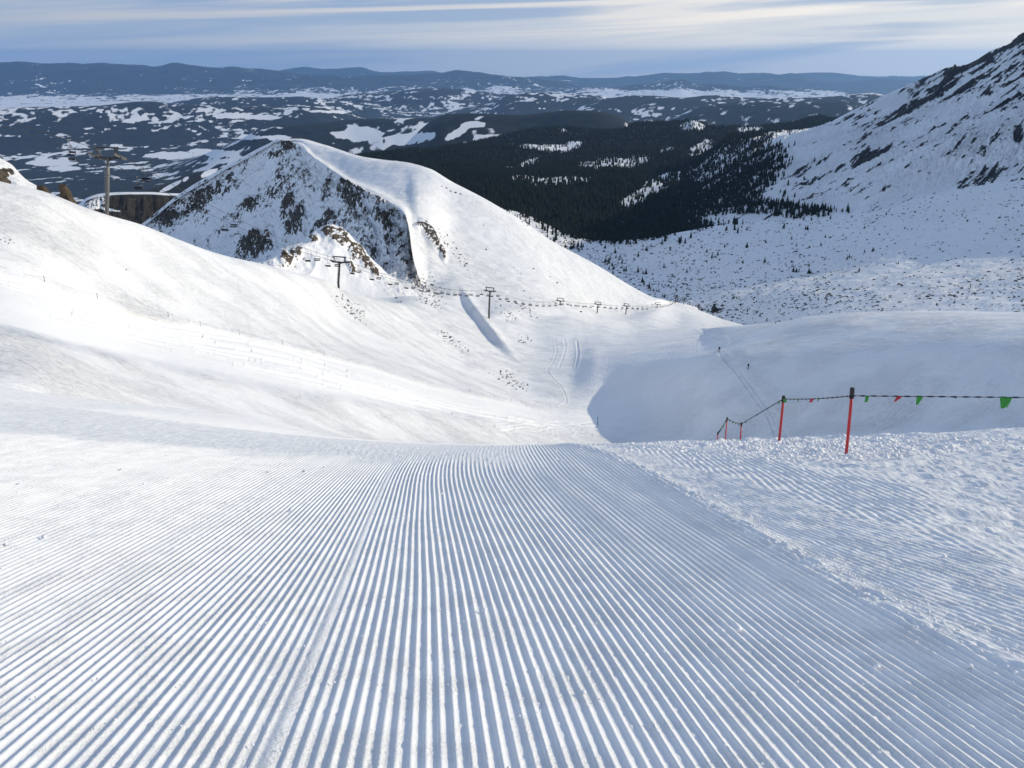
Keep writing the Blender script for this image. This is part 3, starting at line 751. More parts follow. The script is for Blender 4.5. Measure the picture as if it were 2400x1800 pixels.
# hills in the middle distance
rng_add([(1000,268),(1060,268),(1100,266),(1170,268),(1230,269),(1290,263),(1330,259),(1380,259),(1410,263),(1450,272),(1500,285)], 6600, 900)
rng_add([(560,318),(620,300),(700,292),(800,283),(900,276),(1000,274),(1060,276),(1120,282)], 8600, 900)
rng_add([(1590,262),(1620,254),(1650,248),(1700,243),(1750,238),(1800,236),(1850,237),(1900,236),(1960,234),(2040,234)], 10500, 1300)
rng_add([(1380,236),(1430,230),(1480,224),(1540,225),(1600,228),(1660,224),(1700,224),(1760,229),(1830,226),(1900,228),(1950,224),(2000,220),(2040,218),(2075,224),(2120,232)], 14500, 1500)
rng_add([(1150,232),(1185,222),(1230,215),(1290,218),(1340,221),(1400,223),(1430,229),(1480,238)], 16500, 1500)
rng_add([(790,222),(850,219),(880,219),(930,212),(970,208),(1030,206),(1080,209),(1130,213),(1190,219),(1240,224)], 20500, 1400)
rng_add([(-200,262),(0,254),(120,250),(240,246),(330,238),(420,243),(520,248),(640,250),(760,240)], 13500, 1600)
rng_add([(420,232),(520,226),(640,228),(700,226),(760,232),(840,240)], 18500, 1300)
# far ranges
rng_add([(-260,150),(-60,146),(0,146),(54,146),(108,150),(163,149),(235,146),(307,152),(362,155),(409,148),(452,154),(506,159),(550,155),(586,159),(651,164),(700,172),(760,184)], 35000, 3200)
rng_add([(500,192),(579,187),(660,182),(760,179),(800,178),(890,177),(963,174),(1017,174),(1053,170),(1071,166.5),(1107,168),(1143,172),(1190,176),(1234,181),(1306,192),(1360,202)], 33000, 2600)
rng_add([(1260,206),(1340,208),(1400,204),(1480,200),(1560,195),(1600,191),(1640,199),(1700,198),(1750,203),(1800,200),(1850,203),(1900,207),(1960,212)], 31000, 2000)
rng_add([(620,172),(680,162),(750,162),(800,159),(836,157.5),(872,165),(930,167),(1000,166),(1060,176)], 50000, 3500)
rng_add([(1200,186),(1234,182),(1299,178.5),(1340,181),(1390,186),(1430,184),(1480,180),(1540,174),(1600,171),(1690,170.5),(1740,172),(1790,169),(1805,171),(1830,175),(1860,175),(1900,183),(1950,189),(2020,196)], 45000, 3500)
rng_add([(1880,198),(1940,193),(2000,190),(2040,187),(2080,188),(2140,190),(2220,196)], 42000, 3000)
rng_add([(1700,180),(1800,178),(1880,173),(1960,174),(2040,177),(2120,178),(2240,182)], 51500, 2600)
# fields and woods
ww = np.exp(-((RR - 26500) / 3600) ** 2)
n1 = fbm(FX / 640 + .4 * perlin(FX / 1500, FY / 1500, 9), FY / 620, 4, .55, 91)
n0 = fbm(FX / 2600, FY / 1800, 2, .5, 96)
n2 = fbm(FX / 420, FY / 300, 3, .55, 92)
n3 = fbm(FX / 120, FY / 120, 2, .6, 93)
wq = 260 * perlin(FX / 700, FY / 700, 31)
n2 = fbm((FX + wq) / 360, (FY - wq) / 210, 5, .62, 92)
wood = 0.68 + 1.0 * np.maximum(0, fbm(FX / 75, FY / 75, 2, .6, 94) - 0.22) * (RR < 24000) + 0.45 * n0 + 0.55 * n1 + 0.95 * n2 + 0.62 * n3
wood = np.where(RR < 8500, wood + 0.10, wood)
wood = wood - 0.75 * ww
far = sm(29000, 31000, RR)
wood = wood + far * (0.42 - 0.45 * sm(.2, .55, n2 + .25 * n1))
pxg, pyg = project(np.stack([FX, FY, FZ], -1))
for e in [(838,313,58,17,-4),(958,326,92,13,7),(1082,304,60,9,32),(1110,292,30,8,0),(1130,331,54,12,8),(400,365,66,9,0),(500,358,60,8,-6),(540,376,60,6,4),(590,322,30,5,0),(652,321,40,5,0),(540,272,40,6,0),(620,275,40,5,0),
          (120,382,60,8,0),(150,395,40,6,0),(300,392,50,4,0),(780,262,60,4,0)]:
    wood = wood - 0.85 * ell(pxg, pyg, *e) ** .7 * (RR < 16000)
for e in [(700,300,160,22,0),(330,325,160,16,0),(1250,285,180,16,0),(300,435,240,26,0),(620,345,90,14,0),(60,340,120,22,0),(1120,275,120,8,0),(1750,258,160,14,0),(1500,235,90,7,0),(970,220,90,6,0)]:
    wood = wood + 0.30 * ell(pxg, pyg, *e) * (RR < 24000)
town = ell(pxg, pyg, 280, 420, 320, 50)
wood = wood + 0.25 * town * fbm(FX / 90, FY / 90, 3, .7, 95)
FP = np.stack([FX, FY, FZ], -1)
tag(mesh_from('far_hills', FP.reshape(-1, 3), grid_faces(nr, naz), M_FAR, True, attrs={'rock': wood}), kind='structure')

# ---------------------------------------------------------------- the air
hz = MB()
hz.v = [(x, y, z) for z in (-1500, 300) for y in (-3000, 57000) for x in (-60000, 60000)]
hz.f = [(0,2,3,1),(4,5,7,6),(0,1,5,4),(2,6,7,3),(0,4,6,2),(1,3,7,5)]
m_h = bpy.data.materials.new('haze'); m_h.use_nodes = True
t = m_h.node_tree
t.nodes.remove(t.nodes['Principled BSDF'])
pv = N(t, 'ShaderNodeVolumePrincipled')
pv.inputs['Color'].default_value = (0.37, 0.63, 1.0, 1)
pv.inputs['Density'].default_value = 1.75e-5
pv.inputs['Anisotropy'].default_value = 0.5
t.links.new(pv.outputs['Volume'], t.nodes['Material Output'].inputs['Volume'])
tag(hz.build('haze', m_h), kind='stuff')

# ---------------------------------------------------------------- placing things on the ground
bpy.context.view_layer.update()
def ground(px_, py_, obs):
    d = Vector(ray(px_, py_)); best = None
    for o in obs:
        ok, loc, nor, idx = o.ray_cast(Vector((0, 0, 0)), d)
        if ok and (best is None or loc.length < best.length): best = loc.copy()
    return best
def drop(x, y, obs, top=500.0):
    best = None
    for o in obs:
        ok, loc, nor, idx = o.ray_cast(Vector((x, y, top)), Vector((0, 0, -1)))
        if ok and (best is None or loc.z > best.z): best = loc.copy()
    return best
def at_y(px_, py_, y):
    d = ray(px_, py_); return Vector(d * (y / d[1]))

# ---------------------------------------------------------------- the woods
def cone_mass(name, pos, hgt, mat, sides=5):
    n = len(pos)
    ang = np.linspace(0, 2 * np.pi, sides, endpoint=False)
    wdt = hgt * rng.uniform(.15, .22, n)
    rot_ = rng.uniform(0, 6.28, n)
    V = []
    for zr, z in ((1.0, .04), (.52, .47), (.72, .44)):
        a = ang[None] + rot_[:, None]
        rr = wdt[:, None] * zr * rng.uniform(.75, 1.2, (n, sides))
        V.append(np.stack([np.cos(a) * rr, np.sin(a) * rr, np.broadcast_to((hgt * z)[:, None], rr.shape)], -1))
    tip = np.zeros((n, 1, 3)); tip[:, 0, 2] = hgt
    v = np.concatenate(V + [tip], 1) + pos[:, None, :]
    k = sides; F = []
    for q in range(k):
        q2 = (q + 1) % k
        F += [(q, q2, k + q2), (q, k + q2, k + q), (2*k + q, 2*k + q2, 3*k)]
    F = np.array(F)
    f = F[None] + (np.arange(n) * (3*k + 1))[:, None, None]
    return mesh_from(name, v.reshape(-1, 3), f.reshape(-1, 3), mat)
def sample(P, W, n):
    W = np.clip(W, 0, None).ravel(); p = W / W.sum()
    i = rng.choice(len(p), n, p=p)
    return P.reshape(-1, 3)[i], i
wt_ = (0.95 - sm(0.1, .8, clear_n) * 0.72) * (ft > 0.7) * (ft < 4.02) * (0.35 + np.clip(ft - .8, 0, 2))
pos, _ = sample(fP, wt_, 60000)
pos = pos + rng.normal(0, 5, pos.shape) * [1, 1, 0]
h1 = rng.uniform(11, 21, len(pos))
# the wooded hollow at the mountain's foot and the trees thinning out up its side
edge = 1735 + 40 * fbm(my / 40, mx / 90, 3, .5, 66) + 90 * ell(mx, my, 1760, 385, 130, 70) ** 2 + 210 * np.exp(-((my - 500) / 16.0) ** 2) * (my > 475)
mw_ = sm(70, -20, mx - edge) * (mt < 4.0) * (mt > 0.6) + 0.035 * sm(190, 20, mx - edge) * (mt > 1.0) * (mt < 3.9) * (my < 470)
mPd = MOUNT_P
pos2, _ = sample(mPd, mw_, 9000)
h2 = rng.uniform(7, 16, len(pos2))
# forest edge on the basin's far rim and the ridge's foot
gw = (0.02 + sm(0.05, .35, fbm(bx / 34, by / 20, 3, .6, 57))) * sm(620, 540, by + 0.16 * (bx - 1420).clip(0, 1e9) - 40 * (bx < 1300)) * (bt > 1.0) * (bt < 3.05) * (bx < 1760)
gw = gw + 0.9 * sm(2.6, 3.0, bt) * (bx < 1560) * (bt < 3.1)
pos3, _ = sample(BASIN_P, gw, 700)
h3 = rng.uniform(5, 12, len(pos3))
tag(cone_mass('spruce_forest', np.concatenate([pos, pos2, pos3]), np.concatenate([h1, h2, h3]), M_SPRUCE), kind='stuff')

# single spruces scattered over the basin
def spruce_mesh(seed):
    q = random.Random(seed); v = []; f = []
    def ring(n, r, z, ph):
        b = len(v)
        for k in range(n):
            a = 2 * math.pi * k / n + ph; rr = r * q.uniform(.72, 1.25)
            v.append((rr * math.cos(a), rr * math.sin(a), z + q.uniform(-.015, .015)))
        return b
    n = 5
    a = ring(n, .03, -0.06, 0); b = ring(n, .02, .12, 0)
    f.extend((a + k, a + (k+1) % n, b + (k+1) % n, b + k) for k in range(n))
    n = 9; tiers = 5
    for i in range(tiers):
        z0 = .05 + i * .17; r0 = .22 * (1 - i / (tiers + .3)) ** .9
        a = ring(n, r0, z0, i * .7); b = ring(n, r0 * .32, z0 + .2, i * .7)
        f.extend((a + k, a + (k+1) % n, b + (k+1) % n, b + k) for k in range(n))
        f.append(tuple(a + k for k in range(n))[::-1])
        if i == tiers - 1:
            v.append((0, 0, 1.0)); t_ = len(v) - 1
            f.extend((b + k, b + (k+1) % n, t_) for k in range(n))
    o = mesh_from('spruce_tree', v, f, M_SPRUCE)
    me = o.data; bpy.data.objects.remove(o)
    return me
SPR = [spruce_mesh(k) for k in range(4)]
sw = np.clip(0.03 + fbm(bx / 60, by / 26, 3, .55, 58), 0.004, 1) * sm(700, 590, by + 0.10 * (bx - 1420)) * (bt > 1.05) * (bt < 2.97) * (bx < 2150) * sm(2150, 1500, bx)
tp, ti = sample(BASIN_P, sw, 262)
TREE_GROUP = 'spruces scattered over the snowy basin'
TREE_LABEL = 'small dark green spruce standing in the snowy basin beyond the ridge'
def add_tree(p, hgt, label=TREE_LABEL, group=TREE_GROUP):
    o = bpy.data.objects.new('spruce_tree', SPR[rnd.randrange(4)]); C.objects.link(o)
    o.location = p; o.rotation_euler = (0, 0, rnd.uniform(0, 6.28))
    s_ = hgt * rnd.uniform(.85, 1.2); o.scale = (s_ * rnd.uniform(.8, 1.3), s_ * rnd.uniform(.8, 1.3), hgt)
    tag(o, label, 'tree', group)
for p in tp:
    add_tree(Vector(p), rnd.uniform(3.5, 8.0))
def trees_at(lst, obs, label, group):
    for x_, y_, hp in lst:
        g = ground(x_, y_, obs)
        if g: add_tree(g, hp * g.length / FPX, label, group)
trees_at([(1859,637,15),(1866,638,11),(1872,638,9),(1895,641,14),(1900,641,9)], [BASIN_OB], 'dark spruce in the little clump standing alone in mid basin', 'spruces of the lone clump in mid basin')
trees_at([(1505,662,15),(1509,667,12),(1521,676,16),(1525,681,9),(1532,682,8),(1553,695,9),(1557,697,11)], [BASIN_OB, SLOPE_OB], 'dark spruce on the rocky rib below the end of the sunlit ridge', 'spruces on the rib at the end of the sunlit ridge')
trees_at([(1781,742,10),(1797,752,8),(1818,758,6)], [BASIN_OB, SLOPE_OB], 'small dark spruce beside the piste edge near the dip at the right hill', 'spruces at the dip beside the right hill')
trees_at([(1985,608,10),(1990,604,9),(2026,592,9),(2044,590,10),(2047,588,8),(2013,636,9),(2105,619,7)], [BASIN_OB], 'lone dark spruce high in the right part of the basin under the big mountain', 'lone spruces high in the right part of the basin')
# creeping dwarf pine and stones that the snow has not covered
pw = np.clip(0.25 + 1.2 * fbm(bx / 60, by / 20, 4, .6, 59), 0.02, 1) * (bt > .9) * (bt < 2.95) * (0.35 + 0.65 * sm(2300, 1500, bx))
pp, pi_ = sample(BASIN_P, pw, 2800)
sz = rng.uniform(.35, 1.2, (len(pp), 1)) * np.stack([rng.uniform(.8, 2.0, len(pp)), rng.uniform(.7, 1.3, len(pp)), rng.uniform(.4, .8, len(pp))], 1)
tag(blobs('dwarf_pine_shrubs', pp + [0, 0, .1], sz, M_PINE, 0.35), kind='stuff')
# the ridge's sunlit slope: a few dark shrubs
shr = [(1204,627),(1221,642),(1289,649),(1305,663),(1200,712),(1228,682),(1242,700),(1361,731),(1133,528),(1139,585),(1250,630),(1172,470),(1185,487),(1208,505),(1224,520),(1236,528),(1260,540),(1035,437),(1046,441),(1056,448),(1068,452),(1080,455)]
sp = [ground(a, b, [SLOPE_OB]) for a, b in shr]
sp = np.array([p for p in sp if p]); rr_ = np.linalg.norm(sp, axis=1)[:, None]
tag(blobs('slope_shrubs', sp, rr_ * np.array([[2.6, 2.2, 1.7]]) / FPX * rng.uniform(.6, 1.3, (len(sp), 1)), M_PINE, .4), kind='stuff')

# ---------------------------------------------------------------- the chairlift
LINE = [  # base pixel, top pixel, distance
    ((-190, 470), (-150, 215), 150.), ((250, 520), (254, 346), 162.), ((793, 665), (797, 602), 258.), ((1146, 732), (1149, 674), 378.),
    ((1310, 741), (1314, 699), 500.), ((1398, 750), (1402, 708), 560.), ((1465, 750), (1469, 712), 620.), ((1539, 737), (1542, 709), 700.),
    ((1582, 714), (1584, 692), 815.), ((1602, 718), (1604, 697), 850.), ((1637, 734), (1639, 716), 870.), ((1673, 739), (1675, 721), 900.)]
tops = []; bases = []
for (b, tpx, dist) in LINE:
    base_ = Vector(ray(*b) * dist)
    top_ = at_y(tpx[0], tpx[1], base_.y)
    tops.append(top_); bases.append(base_)
dirs = []
for i in range(len(tops)):
    a = tops[max(i-1, 0)]; b = tops[min(i+1, len(tops)-1)]
    d = (b - a); d.z = 0; dirs.append(d.normalized())
ARM = 2.55
PYL_LABEL = {1: 'tall grey steel lift tower behind the crest of the left slope', 2: 'dark lift tower in front of the rocky knoll, its foot behind the slope',
             3: 'lift tower standing beside the shaded snow hollow', 4: 'second lift tower right of the shaded snow hollow',
             5: 'third lift tower right of the shaded snow hollow, in mid row', 6: 'lift tower between the mid row and the orange padded tower',
             7: 'lift tower with an orange pad round its foot below the ridge end', 8: 'far lift tower on the knob at the end of the sunlit ridge, left of two',
             9: 'far lift tower on the knob at the end of the sunlit ridge, right of two', 10: 'small far lift tower left of the valley station',
             11: 'last lift tower with an orange pad directly before the valley station'}
M_ORANGE = simple_mat('orange_pad', (0.75, 0.14, 0.03), 0.6, 0, 0.1, 5)
for i in range(1, len(LINE)):
    b, tp_ = bases[i], tops[i]
    axis = (tp_ - b); H = axis.length; axis.normalize()
    d = dirs[i]; side = d.cross(Vector((0, 0, 1))).normalized()
    mast_mat = M_GALV if i == 1 else M_STEEL
    root = empty('lift_tower', b); tag(root, PYL_LABEL[i], 'lift tower', 'towers of the chairlift')
    inv = lambda p: p - b
    armc = b + axis * (H - 1.75)
    m = MB(); foot = b - Vector((0, 0, 4.0))
    r0 = 0.33 if i <= 2 else 0.38
    m.tube([foot - b, Vector((0, 0, 0)), axis * (H * .5), axis * (H - 1.7)], [r0 * 1.15, r0 * 1.1, r0, r0 * .82], 12)
    for q in (0.35, 0.65):
        m.tube([axis * (H * q - .08), axis * (H * q + .08)], [r0 * 1.25] * 2, 12)
    m.build('mast', mast_mat, root, True)
    m = MB(); m.box(armc - b, (2 * ARM + .3, .42, .42), (side, d, Vector((0, 0, 1))))
    m.box(armc - b - Vector((0, 0, .3)), (1.5, .36, .3), (side, d, Vector((0, 0, 1))))
    m.build('crossarm', M_STEEL, root)
    m = MB()
    for s_ in (-1, 1):
        for o_ in (-.3, .3):
            m.tube([armc - b + side * s_ * ARM * .62 + d * o_, armc - b + side * s_ * ARM * .80 + d * o_ + Vector((0, 0, 1.7))], .10, 6)
    for o_ in (-.3, .3):
        m.box(armc - b + d * o_ + Vector((0, 0, 1.72)), (ARM * 1.8, .16, .2), (side, d, Vector((0, 0, 1))))
    m.build('gantry_frame', M_STEEL, root)
    for s_ in (-1, 1):
        m = MB(); c = armc - b + side * s_ * ARM + Vector((0, 0, .1))
        slope = (tops[min(i+1, len(tops)-1)] - tops[i-1]).normalized()
        m.box(c, (.12, 3.0, .22), (side, slope, side.cross(slope)))
        for k in range(6):
            cc = c + slope * (k - 2.5) * .52 + Vector((0, 0, .16))
            m.tube([cc - side * .09, cc + side * .09], .22, 10)
        m.build('sheave_train', M_GALV if i == 1 else M_STEEL, root)
    if i <= 4:
        m = MB(); off = d * -.62
        for s_ in (-.2, .2):
            m.tube([off + side * s_ + axis * .4, off + side * s_ + axis * (H - 1.9)], .035, 5)
        for k in range(int((H - 3) / .5)):
            m.tube([off - side * .2 + axis * (.6 + k * .5), off + side * .2 + axis * (.6 + k * .5)], .025, 4)
        m.build('ladder', M_GALV, root)
    if i in (7, 11):
        m = MB(); m.tube([Vector((0, 0, -1)), axis * 2.3], [.75, .72], 10); m.build('foot_pad', M_ORANGE, root)
# the haul rope: one loop, seen as two strands
def rope_pt(s_, k, f):
    a = tops[k] - Vector((0, 0, 1.35)) + dirs[k].cross(Vector((0, 0, 1))).normalized() * s_ * ARM
    b = tops[k+1] - Vector((0, 0, 1.35)) + dirs[k+1].cross(Vector((0, 0, 1))).normalized() * s_ * ARM
    L = (b - a).length
    return a.lerp(b, f) - Vector((0, 0, 4 * f * (1 - f) * L * L / 5200.0))
m = MB()
for s_ in (-1, 1):
    pts = [rope_pt(s_, k, f) for k in range(len(tops) - 1) for f in np.linspace(0, 1, 12, endpoint=False)] + [rope_pt(s_, len(tops) - 2, 1.0)]
    m.tube(pts, 0.045, 5)
tag(m.build('haul_rope', M_STEEL), 'steel haul rope of the chairlift sagging from tower to tower', 'lift rope')
# chairs
def make_chair():
    root = empty('lift_chair', (0, 0, 0))
    m = MB(); m.tube([(0, 0, 0), (0, -.05, -.5), (0, -.32, -1.1), (0, -.32, -1.5)], [.05, .05, .045, .045], 7)
    m.box((0, 0, .03), (.12, .5, .14)); m.build('hanger', M_GALV, root)
    m = MB()
    m.tube([(-.98, .28, -2.75), (-.98, -.3, -2.62), (-.98, -.38, -2.2), (-.98, -.32, -1.55), (-.88, -.32, -1.5), (.88, -.32, -1.5), (.98, -.32, -1.55), (.98, -.38, -2.2), (.98, -.3, -2.62), (.98, .28, -2.75)], .045, 6)
    m.tube([(-.98, .2, -2.32), (-.98, -.36, -2.3)], .04, 6); m.tube([(.98, .2, -2.32), (.98, -.36, -2.3)], .04, 6)
    m.build('frame', M_STEEL, root)
    m = MB(); m.box((0, 0, -2.72), (1.9, .56, .12)); m.box((0, .26, -2.76), (1.9, .08, .16)); m.build('seat', M_SEAT, root)
    m = MB(); m.box((0, -.36, -2.30), (1.86, .07, .36), (Vector((1, 0, 0)), Vector((0, 1, .18)).normalized(), Vector((0, -.18, 1)).normalized())); m.build('backrest', M_SEAT, root)
    return root
proto = make_chair()
proto_parts = list(proto.children)
# one-piece chair for the far end of the line
far_me = None
def joined():
    v = []; f = []
    for p in proto_parts:
        b = len(v); v += [tuple(x.co) for x in p.data.vertices]; f += [tuple(i + b for i in q.vertices) for q in p.data.polygons]
    o = mesh_from('lift_chair', v, f, M_SEAT); me = o.data; bpy.data.objects.remove(o); return me
far_me = joined()
SPAN_NAME = ['on the span left of the tall grey tower', 'from the tall grey tower to the rocky knoll tower', 'from the rocky knoll tower to the snow hollow tower',
             'from the snow hollow tower to the next one right', 'on the span left of the third tower of the row', 'right of the third tower of the row', 'just left of the orange padded tower',
             'climbing right of the orange padded tower', 'between the two towers on the knob', 'going down towards the valley station', 'right before the valley station']
used_proto = False
for s_ in (-1, 1):
    acc = 6.0 if s_ < 0 else 2.0
    for k in range(len(tops) - 1):
        L = (rope_pt(s_, k, 1) - rope_pt(s_, k, 0)).length
        gap = 16.0 if k < 2 else 13.0
        while acc < L:
            f = acc / L; acc += gap
            p = rope_pt(s_, k, f); d = rope_pt(s_, k, min(1, f + .01)) - rope_pt(s_, k, max(0, f - .01))
            ppx, ppy = project(np.array([p[:]]))
            if ppx[0] < -12: continue
            ang = math.atan2(d.y, d.x) - math.pi / 2 + (math.pi if s_ > 0 else 0)
            lab = ('empty chair, nearer rope, ' if s_ > 0 else 'empty chair, farther rope, ') + SPAN_NAME[k]
            if k >= 5:
                o = bpy.data.objects.new('lift_chair', far_me); C.objects.link(o)
            elif not used_proto:
                o = proto; used_proto = True
            else:
                o = proto.copy(); C.objects.link(o)
                for ch in proto_parts:
                    c2 = ch.copy(); C.objects.link(c2); c2.parent = o
            o.location = p; o.rotation_euler = (0, 0, ang); o.scale = (.86, .86, .86)
            tag(o, lab, 'lift chair', 'chairs ' + SPAN_NAME[k])
        acc -= L
# valley station
stn = ground(1676, 730, [BASIN_OB, SLOPE_OB]) or Vector(ray(1676, 730) * 920)
u_ = stn.length / FPX
def hut(name, x0, x1, ybase, yroof, depth, label, cat):
    p0 = at_y((x0 + x1) / 2, ybase, stn.y); wdt = (x1 - x0) * u_; hh = (ybase - yroof) * u_
    root = empty(name, p0); tag(root, label, cat)
    m = MB(); m.box((0, 0, hh * .25 - 1), (wdt * .88, depth * .9, hh * .5 + 2)); m.build('wall', M_WOOD, root)
    m = MB(); h0, h1_ = hh * .45, hh
    x_, y_ = wdt / 2, depth / 2
    m.add([(-x_, -y_, h0), (x_, -y_, h0), (x_, y_, h0), (-x_, y_, h0), (0, -y_, h1_), (0, y_, h1_)], [(0,1,2,3),(0,4,1),(2,5,3),(0,3,5,4),(1,4,5,2)])
    m.build('roof', M_ROOF, root)
    m = MB(); m.box((0, -depth * .455, hh * .18), (wdt * .22, .1, hh * .36)); m.build('door', M_STEEL, root)
    return root
hut('station_hut', 1668, 1681, 730, 716, 7, 'dark valley hut with a steep pointed roof at the foot of the lift', 'hut')
hut('station_shed', 1694, 1705, 730, 722, 5, 'small dark shed right of the pointed roof hut', 'shed')
root = empty('lift_station', at_y(1687, 728, stn.y)); tag(root, 'low grey lift terminal between the pointed hut and the small shed', 'lift station')
m = MB(); m.box((0, 0, 1.9), (7.5, 3, 1.0)); m.build('canopy', M_STEEL, root)
m = MB(); m.tube([(0, -.2, 1.2), (0, -.2, 1.4)], 2.4, 16); m.build('bullwheel', M_GALV, root)
for x_ in (-2.2, 2.2):
    m = MB(); m.box((x_, 0, 0), (.7, .7, 3.0)); m.build('support', M_STEEL, root)

# ---------------------------------------------------------------- stakes and lines on the slopes
def stakes(lst, hpx, group, labels, rope_label):
    prev = None; m = MB()
    for (x_, y_), lab in zip(lst, labels):
        g = ground(x_, y_, [SLOPE_OB])
        if not g: continue
        hgt = hpx * g.length / FPX
        q = MB(); q.tube([(0, 0, -.3), (0.02, 0, hgt)], [.022, .02], 6); q.tube([(0.02, 0, hgt), (.02, 0, hgt + .05)], [.03, .03], 6)
        o = q.build('marker_stake', M_STEEL); o.location = g; tag(o, lab, 'stake', group)
        t_ = g + Vector((0, 0, hgt * .9))
        if prev is not None:
            m.tube([prev.lerp(t_, f) - Vector((0, 0, .25 * 4 * f * (1 - f))) for f in np.linspace(0, 1, 9)], .006, 4)
        prev = t_
    if rope_label:
        tag(m.build('boundary_rope', M_ROPE), rope_label, 'rope')
stakes([(-30,622),(105,661),(229,700),(395,743),(470,765),(561,785),(662,808),(760,832)], 11, 'stakes along the upper edge of the left piste',
       ['thin grey marker stake along the upper edge of the groomed left traverse'] * 8, 'thin boundary rope along the upper edge of the groomed left traverse')
stakes([(1101,920),(1131,929),(1158,934),(1198,942),(1223,946),(1252,953),(1290,957)], 8, 'stakes where the left traverse meets the valley',
       ['thin marker stake where the left traverse runs out into the valley'] * 7, 'thin boundary rope where the left traverse runs out into the valley')
stakes([(1380,757),(1649,772),(1683,771)], 8, 'single stakes on the valley brink', ['lone marker stake on the brink below the lift towers', 'marker stake on the brink above the climbing skiers, left of two', 'marker stake on the brink above the climbing skiers, right of two'], None)

# ---------------------------------------------------------------- two people climbing the valley
def person(px_, py_, hpx, label, lean, step):
    g = ground(px_, py_, [SLOPE_OB])
    H = 1.76; k = hpx * g.length / FPX / H
    root = empty('person', g); tag(root, label, 'person', 'people climbing the valley')
    J = {'pelvis': (0, 0, .95), 'waist': (0, .02 + lean * .1, 1.08), 'chest': (0, .05 + lean * .3, 1.33), 'neck': (0, .06 + lean * .42, 1.50), 'head': (0, .10 + lean * .5, 1.64), 'top': (0, .10 + lean * .52, 1.75),
         'hip_a': (-.10, 0, .90), 'knee_a': (-.11, .10 + step * .12, .50), 'ankle_a': (-.11, step * .20, .09), 'toe_a': (-.12, step * .20 + .2, .04),
         'hip_b': (.10, 0, .90), 'knee_b': (.11, .06 - step * .12, .50), 'ankle_b': (.11, -step * .26, .09), 'toe_b': (.12, -step * .26 + .2, .04),
         'sh_a': (-.19, .05 + lean * .38, 1.43), 'el_a': (-.27, .10 + lean * .3, 1.16), 'wr_a': (-.27, .34 + lean * .3, 1.05), 'ha_a': (-.27, .42 + lean * .3, 1.04),
         'sh_b': (.19, .05 + lean * .38, 1.43), 'el_b': (.28, -.02 + lean * .3, 1.16), 'wr_b': (.29, .20 + lean * .3, 1.0), 'ha_b': (.29, .28 + lean * .3, .99)}
    R_ = dict(pelvis=.15, waist=.14, chest=.17, neck=.07, head=.10, top=.08, hip_a=.11, knee_a=.075, ankle_a=.055, toe_a=.04, hip_b=.11, knee_b=.075, ankle_b=.055, toe_b=.04,
              sh_a=.08, el_a=.06, wr_a=.042, ha_a=.04, sh_b=.08, el_b=.06, wr_b=.042, ha_b=.04)
    names = list(J)
    E_ = [('pelvis','waist'),('waist','chest'),('chest','neck'),('neck','head'),('head','top'),('pelvis','hip_a'),('hip_a','knee_a'),('knee_a','ankle_a'),('ankle_a','toe_a'),('pelvis','hip_b'),('hip_b','knee_b'),('knee_b','ankle_b'),('ankle_b','toe_b'),
          ('chest','sh_a'),('sh_a','el_a'),('el_a','wr_a'),('wr_a','ha_a'),('chest','sh_b'),('sh_b','el_b'),('el_b','wr_b'),('wr_b','ha_b')]
    me = bpy.data.meshes.new('body'); me.from_pydata([Vector(J[n]) * k for n in names], [(names.index(a), names.index(b)) for a, b in E_], [])
    o = bpy.data.objects.new('body', me); C.objects.link(o); o.parent = root; me.materials.append(M_CLOTH)
    md_ = o.modifiers.new('skin', 'SKIN')
    for n_, sv in zip(names, me.skin_vertices[0].data):
        sv.radius = (R_[n_] * k, R_[n_] * k); sv.use_root = n_ == 'pelvis'
    o.modifiers.new('sub', 'SUBSURF').levels = 1
    hd = Vector(J['head'])
    m = MB(); m.tube([(hd + Vector((0, 0, z))) * k for z in (.0, .06, .12, .15)], [.125 * k, .125 * k, .09 * k, .02 * k], 10); m.build('hat', M_BLACK, root, True)
    m = MB(); m.box(Vector((0, -.16 + lean * .2, 1.27)) * k, (.34 * k, .2 * k, .5 * k)); m.build('backpack', M_CLOTH, root)
    for s_, y0 in ((-1, step * .2), (1, -step * .26)):
        m = MB(); m.box(Vector((s_ * .12, y0 + .1, .015)) * k, (.09 * k, 1.7 * k, .03 * k)); m.build('ski', M_BLACK, root)
    for s_, wn in ((-1, 'ha_a'), (1, 'ha_b')):
        h_ = Vector(J[wn]); m = MB(); m.tube([(h_ + Vector((0, .02, .06))) * k, Vector((s_ * .33, h_.y - .1, 0)) * k], .012 * k, 5); m.build('ski_pole', M_STEEL, root)
    root.rotation_euler = (0, 0, math.radians(200))
    return root
person(1685, 824, 12, 'dark clothed person climbing the valley, the farther one by the brink', .25, 1)
person(1753, 864, 12.5, 'dark clothed person climbing the valley, the nearer one to the right', .15, -1)

# ---------------------------------------------------------------- the boundary poles and the pennant line
def piste_z(x, y): return float(zbase(np.array(x), np.array(y)))
def pole(base, top, r_, cap, label):
    root = empty('boundary_pole', base); tag(root, label, 'pole', 'boundary poles at the piste edge')
    ax = (top - base); L = ax.length; ax.normalize()
    m = MB(); m.tube([ax * -.35, ax * (L * .5), ax * (L - cap * .6)], [r_, r_, r_ * .95], 12); m.build('shaft', M_RED, root, True)
    m = MB(); m.tube([ax * (L - cap), ax * (L - cap * .9), ax * (L - .01), ax * L], [r_ * 1.25, r_ * 1.45, r_ * 1.45, r_ * 1.15], 12); m.build('cap', M_BLACK, root, True)
    m = MB()
    for q in (0, 1, 2):
        m.tube([ax * (L - cap - .018 * q - .012), ax * (L - cap - .018 * q)], [r_ * 1.5, r_ * 1.3], 10)
    m.build('rope_tie', M_ROPE, root)
POLES = []
d1 = ray(1984, 1057)
